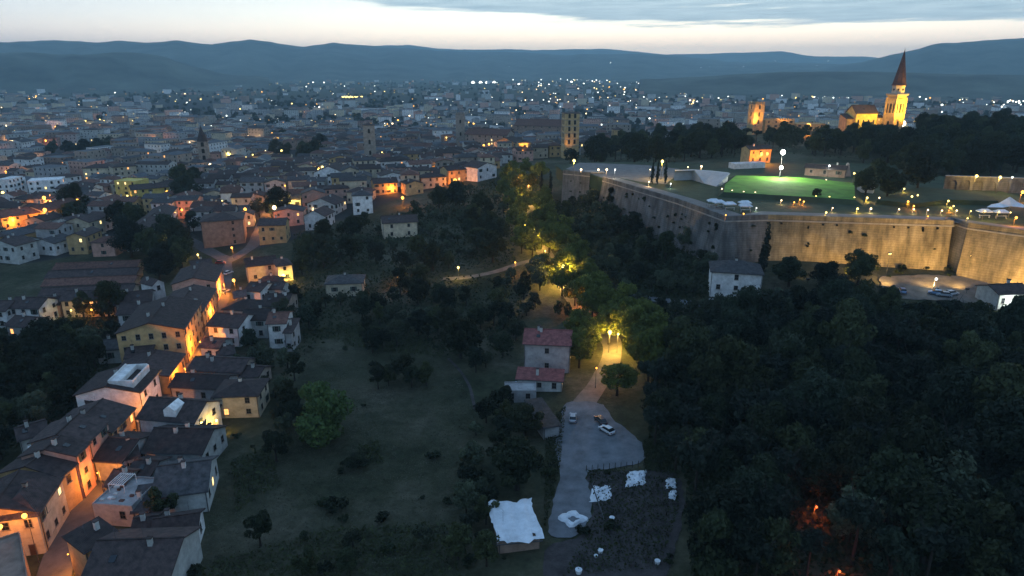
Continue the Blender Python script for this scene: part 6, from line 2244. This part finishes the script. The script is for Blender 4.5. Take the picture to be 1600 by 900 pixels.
# far lights of the plain, each a pixel or two
def far_lights():
    g = random.Random(9)
    sets = {'white': [], 'yellow': [], 'warm': [], 'amber': []}

    def put(u, v, c_, px):
        d = ray(u, v)
        p = None
        t = (-19.0 - CH) / d[2] if d[2] < -.012 else 6500.0
        t = min(t, 6800.0)
        rr = px * t / F * .5
        sets[c_].append((d[0] * t, d[1] * t, CH + d[2] * t, rr))
    for u in (739, 751, 761, 772):
        put(u, 129, 'white', 6.0)
    for i in range(18):
        put(535 + i * 1.8, 151.5 + g.uniform(-.8, .8), 'yellow', 2.8)
    for i in range(60):
        put(g.uniform(455, 610), g.uniform(111, 124), g.choice(('white', 'white', 'yellow')), g.uniform(1.2, 3.0))
    for i in range(70):
        u = 1232 + i * 1.95
        put(u, 149 + g.uniform(-3, 4) * (u < 1330), g.choice(('white', 'white', 'warm', 'yellow')), g.uniform(1.4, 3.4))
    for i in range(26):
        put(g.uniform(1460, 1600), g.uniform(140, 162), g.choice(('white', 'white', 'warm')), g.uniform(1.5, 3.4))
    for i in range(24):
        put(g.uniform(1565, 1605), g.uniform(156, 168), 'white', g.uniform(2, 3.6))
    for u, v, px in ((1416, 151, 4), (1437, 152, 4), (1447, 155, 3), (1472, 164, 4.5), (1504, 115, 4), (1263, 138, 3), (1346, 139, 3.5), (1090, 172, 4), (1077, 163, 3), (1079, 155, 3.5), (1291, 140, 3), (1108, 132, 3), (1000, 119, 3.5), (1107, 132, 3), (558, 104, 3), (411, 107, 3), (173, 104, 4), (47, 117, 3), (300, 122, 3), (235, 139, 3), (870, 156, 4), (876, 124, 3), (893, 128, 4), (1015, 185, 3)):
        put(u, v, 'white', px)
    for i in range(14):
        put(1077 + i * .6 + g.uniform(-1.5, 1.5), 173 - i * 1.5, g.choice(('warm', 'yellow')), 2.2)
    for i in range(850):
        v = 112 + 90 * g.random() ** 1.1
        put(g.uniform(0, 1600), v, g.choice(('white', 'white', 'yellow', 'warm', 'amber')), .7 + 2.4 * g.random() ** 3)
    for i in range(120):
        put(g.uniform(800, 1150), g.uniform(118, 160), g.choice(('white', 'white', 'yellow', 'warm')), g.uniform(1.0, 2.6))
    for i in range(420):
        u, v = g.uniform(0, 900), g.uniform(185, 265)
        put(u, v, g.choice(('yellow', 'warm', 'amber', 'amber')), .8 + 3.0 * g.random() ** 3)
    for i in range(300):
        u = g.uniform(0, 1250)
        put(u, g.uniform(104, 126) + (6 if u < 400 else 0), g.choice(('white', 'white', 'warm', 'yellow')), .5 + 1.5 * g.random() ** 2.5)
    for i in range(34):
        u, v = g.uniform(20, 1600), g.uniform(92, 108)
        put(u, v, 'white', g.uniform(.5, 1.3))
    for c_, L_ in sets.items():
        m = MB()
        for x_, y_, z_, r_ in L_:
            m.add([(x_ + r_, y_, z_), (x_ - r_, y_, z_), (x_, y_ + r_, z_), (x_, y_ - r_, z_), (x_, y_, z_ + r_ * .8), (x_, y_, z_ - r_ * .8)],
                  [(0, 2, 4), (2, 1, 4), (1, 3, 4), (3, 0, 4), (2, 0, 5), (1, 2, 5), (3, 1, 5), (0, 3, 5)])
        tag(m.build('distant_lights', emit('distant_' + c_, GLOW[c_][0], {'white': 4.0, 'warm': 3.5, 'yellow': 3.0, 'amber': 3.0, 'red': 3.0}[c_])), kind='stuff')


far_lights()

# ---------------------------------------------------------------- cars
CM = {}


def paint(c):
    m = mat('car_paint_' + c, {'white': (.62, .64, .66), 'silver': (.35, .38, .42), 'dark': (.03, .03, .035), 'blue': (.16, .26, .42), 'red': (.3, .04, .03)}[c], .35, .06, 1.0, spec=.6)
    return m


def car(x_, y_, z_, yaw, c, label, group=None):
    t = thing('parked_car', label, 'car', (x_, y_, z_), yaw, group)
    if 'mesh' not in CM:
        prof = [(-2.05, .35), (-2.1, .62), (-2.0, .86), (-1.5, .95), (1.0, .98), (1.75, .84), (2.08, .62), (2.1, .36)]
        V, Fc = [], []
        for s in (-1, 1):
            for px, pz in prof:
                V.append((px, s * .84, pz))
        n = len(prof)
        Fc = [tuple(range(n)), tuple(range(2 * n - 1, n - 1, -1))] + [((i + 1) % n, i, n + i, n + (i + 1) % n) for i in range(n)]
        CM['mesh'] = (V, Fc)
        cab = [(-1.75, .95, .78), (1.05, .975, .78), (.35, 1.45, .62), (-1.25, 1.47, .62)]
        CV = [(px, s * hw, pz) for s in (-1, 1) for px, pz, hw in cab]
        CF = [(0, 1, 2, 3), (7, 6, 5, 4), (1, 5, 6, 2), (3, 7, 4, 0), (2, 6, 7, 3)]
        CM['cab'] = (CV, CF)
        w = MB()
        w.ring(0, 0, [(-.1, .31), (.1, .31)], 12, 0).ring(0, 0, [(.101, .18), (.115, .17)], 8, 1)
        wm = bpy.data.meshes.new('wheel')
        wm.from_pydata(w.v, [], w.f)
        wm.materials.append(mat('tyre', (.015, .015, .015), .9, .1))
        wm.materials.append(mat('rim', (.3, .3, .32), .4, .1))
        wm.polygons.foreach_set('material_index', np.asarray(w.m, dtype=np.int32))
        CM['wheel'] = wm
        CM['lens'] = mat('headlight_lens', (.6, .62, .65), .2, .05)
        CM['tail'] = mat('tail_lens', (.25, .01, .01), .3, .05)
    if c not in CM:
        CM[c] = paint(c)
    bo = mesh_obj('body', *CM['mesh'], CM[c], t)
    bv = bo.modifiers.new('edge', 'BEVEL')
    bv.width = .09
    bv.segments = 2
    mesh_obj('windows', *CM['cab'], M['glass'], t)
    rv = [(-1.24, -.6, 1.475), (.33, -.6, 1.455), (.33, .6, 1.455), (-1.24, .6, 1.475)]
    MB().slab([(a, b_, c_ + .03) for a, b_, c_ in rv], [(0, 1, 2, 3)], .05).build('roof_panel', CM[c], t)
    for sx, sy in ((-1.3, -.8), (1.3, -.8), (-1.3, .8), (1.3, .8)):
        link('wheel', CM['wheel'], t, (sx, sy, .31), (math.pi / 2 if sy < 0 else -math.pi / 2, 0, 0))
    for s in (-1, 1):
        MB().box(2.0, s * .62 - .18, .62, 2.09, s * .62 + .18, .76).build('headlight', CM['lens'], t)
        MB().box(-2.11, s * .66 - .14, .66, -2.03, s * .66 + .14, .84).build('tail_light', CM['tail'], t)
    return t


def car_at(u, v, yaw, c, label, dz=.2, group=None):
    p = at1(u, v)
    return car(p[0], p[1], p[2] + dz, yaw, c, label, group)


car_at(948, 676, 2.2, 'white', 'white car parked at the right of the gravel yard')
car_at(895, 657, 1.45, 'silver', 'silver blue car parked beside the lean-to at the yard')
car_at(938, 661, 1.9, 'dark', 'dark car with pale box behind the white car in the yard')
car_at(1409, 458, 1.3, 'blue', 'pale blue car standing apart at the left of the car park', group='cars in the fortress car park')
car_at(1462, 461, 2.6, 'blue', 'pale blue car of the pair in the middle of the car park', group='cars in the fortress car park')
car_at(1486, 462, .3, 'white', 'white car at the right of the pair in the car park', group='cars in the fortress car park')
car_at(1474, 464, 2.8, 'silver', 'silver car tucked between the blue and the white car', group='cars in the fortress car park')
car_at(357, 429, 1.2, 'white', 'white car parked by the amber lamp at the top of the street')
car_at(352, 458, 1.3, 'silver', 'silver car in the shade halfway down the upper street')
car_at(345, 413, .2, 'red', 'dark red car crossing the top of the street')
car_at(808, 606, 1.0, 'blue', 'bluish car on the forecourt left of the red annex')
car_at(842, 316, .9, 'white', 'pale car parked at the top of the avenue')

# ---------------------------------------------------------------- sheeting and small things on the lot


def sheet(name, pts, label, h=.5, cat='tarpaulin', m='canvas', amp=.25, seed=1, n=9):
    P = [at1(u, v) for u, v in pts]
    r = random.Random(seed)
    ox, oy, oz = P[0]
    a, b_, c, d = [Vector(p) for p in P]
    V, Fc = [], []
    for j in range(n):
        for i in range(n):
            s, t_ = i / (n - 1), j / (n - 1)
            p = a.lerp(b_, s).lerp(d.lerp(c, s), t_)
            g = terr1(p.x, p.y)
            edge = min(s, 1 - s, t_, 1 - t_)
            V.append((p.x - ox + r.uniform(-.25, .25), p.y - oy + r.uniform(-.25, .25), g - oz + .12 + h * min(1, edge * 5) * (.5 + .5 * r.random()) + amp * r.random()))
    for j in range(n - 1):
        for i in range(n - 1):
            q_ = (j * n + i, j * n + i + 1, (j + 1) * n + i + 1, (j + 1) * n + i)
            Fc.append(q_ if (b_ - a).cross(d - a).z > 0 else q_[::-1])
    o = mesh_obj(name, V, Fc, M[m], smooth=False, loc=(ox, oy, oz))
    so = o.modifiers.new('thick', 'SOLIDIFY')
    so.thickness = .04
    return tag(o, label, cat)


sheet('tarpaulin', [(975, 764), (1008, 758), (1009, 737), (982, 738)], 'bright white tarpaulin heap below the gravel yard', .7, seed=2)
sheet('tarpaulin', [(921, 786), (955, 782), (953, 760), (926, 762)], 'grey white sheet crossed by a dark pole beside the track', .35, seed=3)
sheet('tarpaulin', [(1040, 765), (1056, 764), (1056, 749), (1041, 750)], 'white sheet at the right edge of the earth lot', .6, seed=4)
sheet('tarpaulin', [(1045, 782), (1057, 782), (1056, 768), (1047, 768)], 'small white sheet trailing below the right hand one', .4, seed=5)
p = at1(895, 812)
rr_ = random.Random(12)
V, Fc, n_ = [], [], 20
for k in range(n_):
    a = 2 * math.pi * k / n_
    w_ = (1.0 + .22 * math.cos(4 * a + .6)) * rr_.uniform(.9, 1.1)
    for q_, hh_ in ((2.35, .05), (2.0, .45), (1.5, .55), (1.05, .3), (.8, .02)):
        V.append((q_ * w_ * math.cos(a) * 1.1, q_ * w_ * math.sin(a), hh_ * rr_.uniform(.7, 1.4) + .08))
for k in range(n_):
    for q_ in range(4):
        a, b_ = k * 5 + q_, ((k + 1) % n_) * 5 + q_
        Fc.append((a, b_, b_ + 1, a + 1))
tag(mesh_obj('tarpaulin', V, Fc, M['canvas'], loc=p), 'white crumpled sheeting lying in a ring on the track with a dark middle', 'tarpaulin')
for u, v, s, lab in ((956, 813, .5, 'white bucket standing right of the dark pole'), (938, 864, .5, 'white bucket standing alone low on the lot'), (1027, 881, .5, 'pale tub near the trees at the bottom of the lot'), (904, 896, .6, 'pale tub at the very bottom of the lot'), (931, 871, .35, 'little pot beside the lone bucket')):
    p = at1(u, v)
    t = thing('bucket', lab, 'bucket', p)
    MB().ring(0, 0, [(0.0, s * .75), (s * 1.3, s * .95), (s * 1.3, s * .85), (s * .3, s * .7)], 12, cap=False).add([(s * .75 * math.cos(a), s * .75 * math.sin(a), .02) for a in np.linspace(0, 2 * math.pi, 12, endpoint=False)], [tuple(range(12))]).build('pail', M['canvas'], t)
    MB().ring(0, 0, [(s * 1.26, s * .99), (s * 1.36, s * .99)], 12).build('lid', M['canvas'], t)
p1, p2 = at1(944, 815), at1(924, 770)
tag(MB().tube((0, 0, .3), (p2[0] - p1[0], p2[1] - p1[1], p2[2] - p1[2] + 2.2), .14, .10).build('pole', M['metal'], None, loc=p1), 'long dark pole lying against the grey white sheet', 'pole')
# white sheeted shed
facade(779, 848, 843, 842, 2.2, 10, dz=0, roof='shed', rise=.5, wall='brown', cat='shed', name='sheeted_shed', win=(), chim=0, o=.5, label='large shed roofed with bright white sheeting left of the track')
sh = [o for o in col.objects if o.name.startswith('sheeted_shed')][0]
for c in sh.children:
    if c.name.startswith('roof'):
        xs_ = [v.co.x for v in c.data.vertices]
        ys_ = [v.co.y for v in c.data.vertices]
        zs_ = [v.co.z for v in c.data.vertices]
        x0_, x1_, y0_, y1_ = min(xs_), max(xs_), min(ys_), max(ys_)
        r_ = random.Random(4)
        V, Fc, n_ = [], [], 15
        for j in range(n_):
            for i in range(n_):
                s_, q_ = i / (n_ - 1), j / (n_ - 1)
                ed = i in (0, n_ - 1) or j in (0, n_ - 1)
                V.append((x0_ + (x1_ - x0_) * s_ + (.35 * math.sin(q_ * 5 + 1) + r_.uniform(-.12, .12)) * (1 if ed else .4), y0_ + (y1_ - y0_) * q_ + (.4 * math.sin(s_ * 7 + .6) + .2 * math.sin(s_ * 17) + r_.uniform(-.12, .12)) * (1 if ed else .4),
                          2.5 + .55 * q_ + .10 * r_.random() + .12 * math.sin(s_ * 19) - (.25 * r_.random() if ed else 0)))
        for j in range(n_ - 1):
            for i in range(n_ - 1):
                if (i, j) not in ((2, 12), (11, 1)):
                    Fc.append((j * n_ + i, j * n_ + i + 1, (j + 1) * n_ + i + 1, (j + 1) * n_ + i))
        me_ = bpy.data.meshes.new('roof_sheeting')
        me_.from_pydata(V, [], Fc)
        me_.materials.append(M['canvas'])
        c.data = me_
        so_ = c.modifiers.new('thick', 'SOLIDIFY')
        so_.thickness = .05
# fence posts along the yard edge
for i in range(11):
    u, v = 916 + i * 9, 737 - i * .8
    p = at1(u, v)
    o = MB().tube((0, 0, -.3), (0, 0, 1.5), .07, .06).build('fence_post', M['bark'], None, loc=p)
    tag(o, None, 'post', 'posts along the lower edge of the yard')
    o['label'] = ['leftmost', 'second', 'third', 'fourth', 'fifth', 'sixth', 'seventh', 'eighth', 'ninth', 'tenth', 'rightmost'][i] + ' wooden post from the left along the lower yard edge'
blk = [o for o in col.objects if o.get('label', '').startswith('dark flat roofed block')][0]
for c in blk.children:
    if c.name.startswith('roof'):
        c.data.materials[0] = M['tile']
ter = [o for o in col.objects if o.get('label', '').startswith('flat roofed bluish house')][0]
tr_ = [c for c in ter.children if c.name.startswith('roof')][0]
rq = random.Random(31)
for k in range(9):
    bx_, by_, bs_ = rq.uniform(.8, 6.5), rq.uniform(.8, 7.5), rq.uniform(.25, .6)
    MB().box(-bs_, -bs_ * .7, 0, bs_, bs_ * .7, rq.uniform(.4, .9)).build('planter', M[rq.choice(('white', 'pale', 'grey', 'tile_red'))], tr_, loc=(bx_, by_, 3.76))
pg = MB()
for k in range(7):
    pg.box(.8 + k * .45, 3.8, 6.05, .9 + k * .45, 7.6, 6.17)
pg.box(.6, 3.9, 5.9, 3.8, 4.0, 6.04).box(.6, 7.4, 5.9, 3.8, 7.5, 6.04)
for px_, py_ in ((.65, 3.9), (3.7, 3.9), (.65, 7.4), (3.7, 7.4)):
    pg.box(px_, py_, 3.7, px_ + .1, py_ + .1, 5.9)
pg.build('pergola', M['white'], tr_)
# white dormers and terraces on the street roofs


def on_house(h, lx, ly, lz):
    y = h.rotation_euler.z
    return (h.location.x + lx * math.cos(y) - ly * math.sin(y), h.location.y + lx * math.sin(y) + ly * math.cos(y), h.location.z + lz)


def hdim(h):
    w_ = [c for c in h.children if c.name.startswith('wall')][0].data
    xs_ = [v.co.x for v in w_.vertices]
    ys_ = [v.co.y for v in w_.vertices]
    return max(xs_), max(ys_)


w_, d_ = hdim(H_BLUE)
rb = [c for c in H_BLUE.children if c.name.startswith('roof')][0]
MB().add([(-1.4, 0, 0), (1.4, 0, 0), (1.4, 3.6, 0), (-1.4, 3.6, 0), (-1.4, 0, 2.0), (1.4, 0, 2.0), (1.4, 3.6, 2.2), (-1.4, 3.6, 2.2), (0, -.1, 3.1), (0, 3.6, 3.3)],
         [(0, 1, 5, 4), (1, 2, 6, 5), (3, 0, 4, 7), (4, 5, 8), (4, 8, 9, 7), (5, 6, 9, 8), (6, 7, 9)]).build('dormer', M['white'], rb, loc=(w_ * .55, .6, 6.1))
w_, d_ = hdim(H6)
rb = [c for c in H6.children if c.name.startswith('roof')][0]
m = MB().box(-.2, 1.0, 0, w_ * .8, 1.3, 2.1).box(-.2, 1.3, 0, .1, 6.2, 2.3).box(w_ * .8 - .3, 1.3, 0, w_ * .8, 6.2, 2.3).box(-.2, 6.2, 0, w_ * .8, 6.5, 2.5).box(.1, 3.8, 0, w_ * .8 - .3, 6.2, 2.2)
m.build('roof_terrace', M['white'], rb, loc=(w_ * .12, .5, 8.3))
link('window', WIN['yellow'], rb, (w_ * .12 + .1, 3.2, 9.4), (0, 0, -math.pi / 2), (.8, 1, .7))

# beyond three hundred of a kind the trees that show smallest become one loose mass
from mathutils import Matrix
bl = [o for o in col.objects if o.name.split('.')[0] == 'broadleaf_tree' and o.parent is None]
bl.sort(key=lambda o: -o.scale[0] / max(1.0, (o.location - cam.location).length))
quads, gone = [], set()
for o in bl[285:]:
    crown = [c for c in o.children if c.name.startswith('crown')][0]
    co = np.empty(len(crown.data.vertices) * 3, dtype=np.float32)
    crown.data.vertices.foreach_get('co', co)
    q4 = co.reshape(-1, 4, 3)[::2]
    cen = q4.mean(1, keepdims=True)
    q4 = cen + (q4 - cen) * 1.35
    mw_ = np.array(Matrix.LocRotScale(o.location, o.rotation_euler, o.scale))
    quads.append(q4.reshape(-1, 3) @ mw_[:3, :3].T + mw_[:3, 3])
    gone.add(o.name)
    for c in list(o.children):
        bpy.data.objects.remove(c)
if quads:
    PENDING[:] = [p for p in PENDING if p[0].name not in gone]
    for nm_ in gone:
        bpy.data.objects.remove(bpy.data.objects[nm_])
    me = bpy.data.meshes.new('woodland')
    fill_quads(me, np.concatenate(quads))
    me.materials.append(M['leaf'])
    tag(link('woodland', me), kind='stuff')
settle_labels()
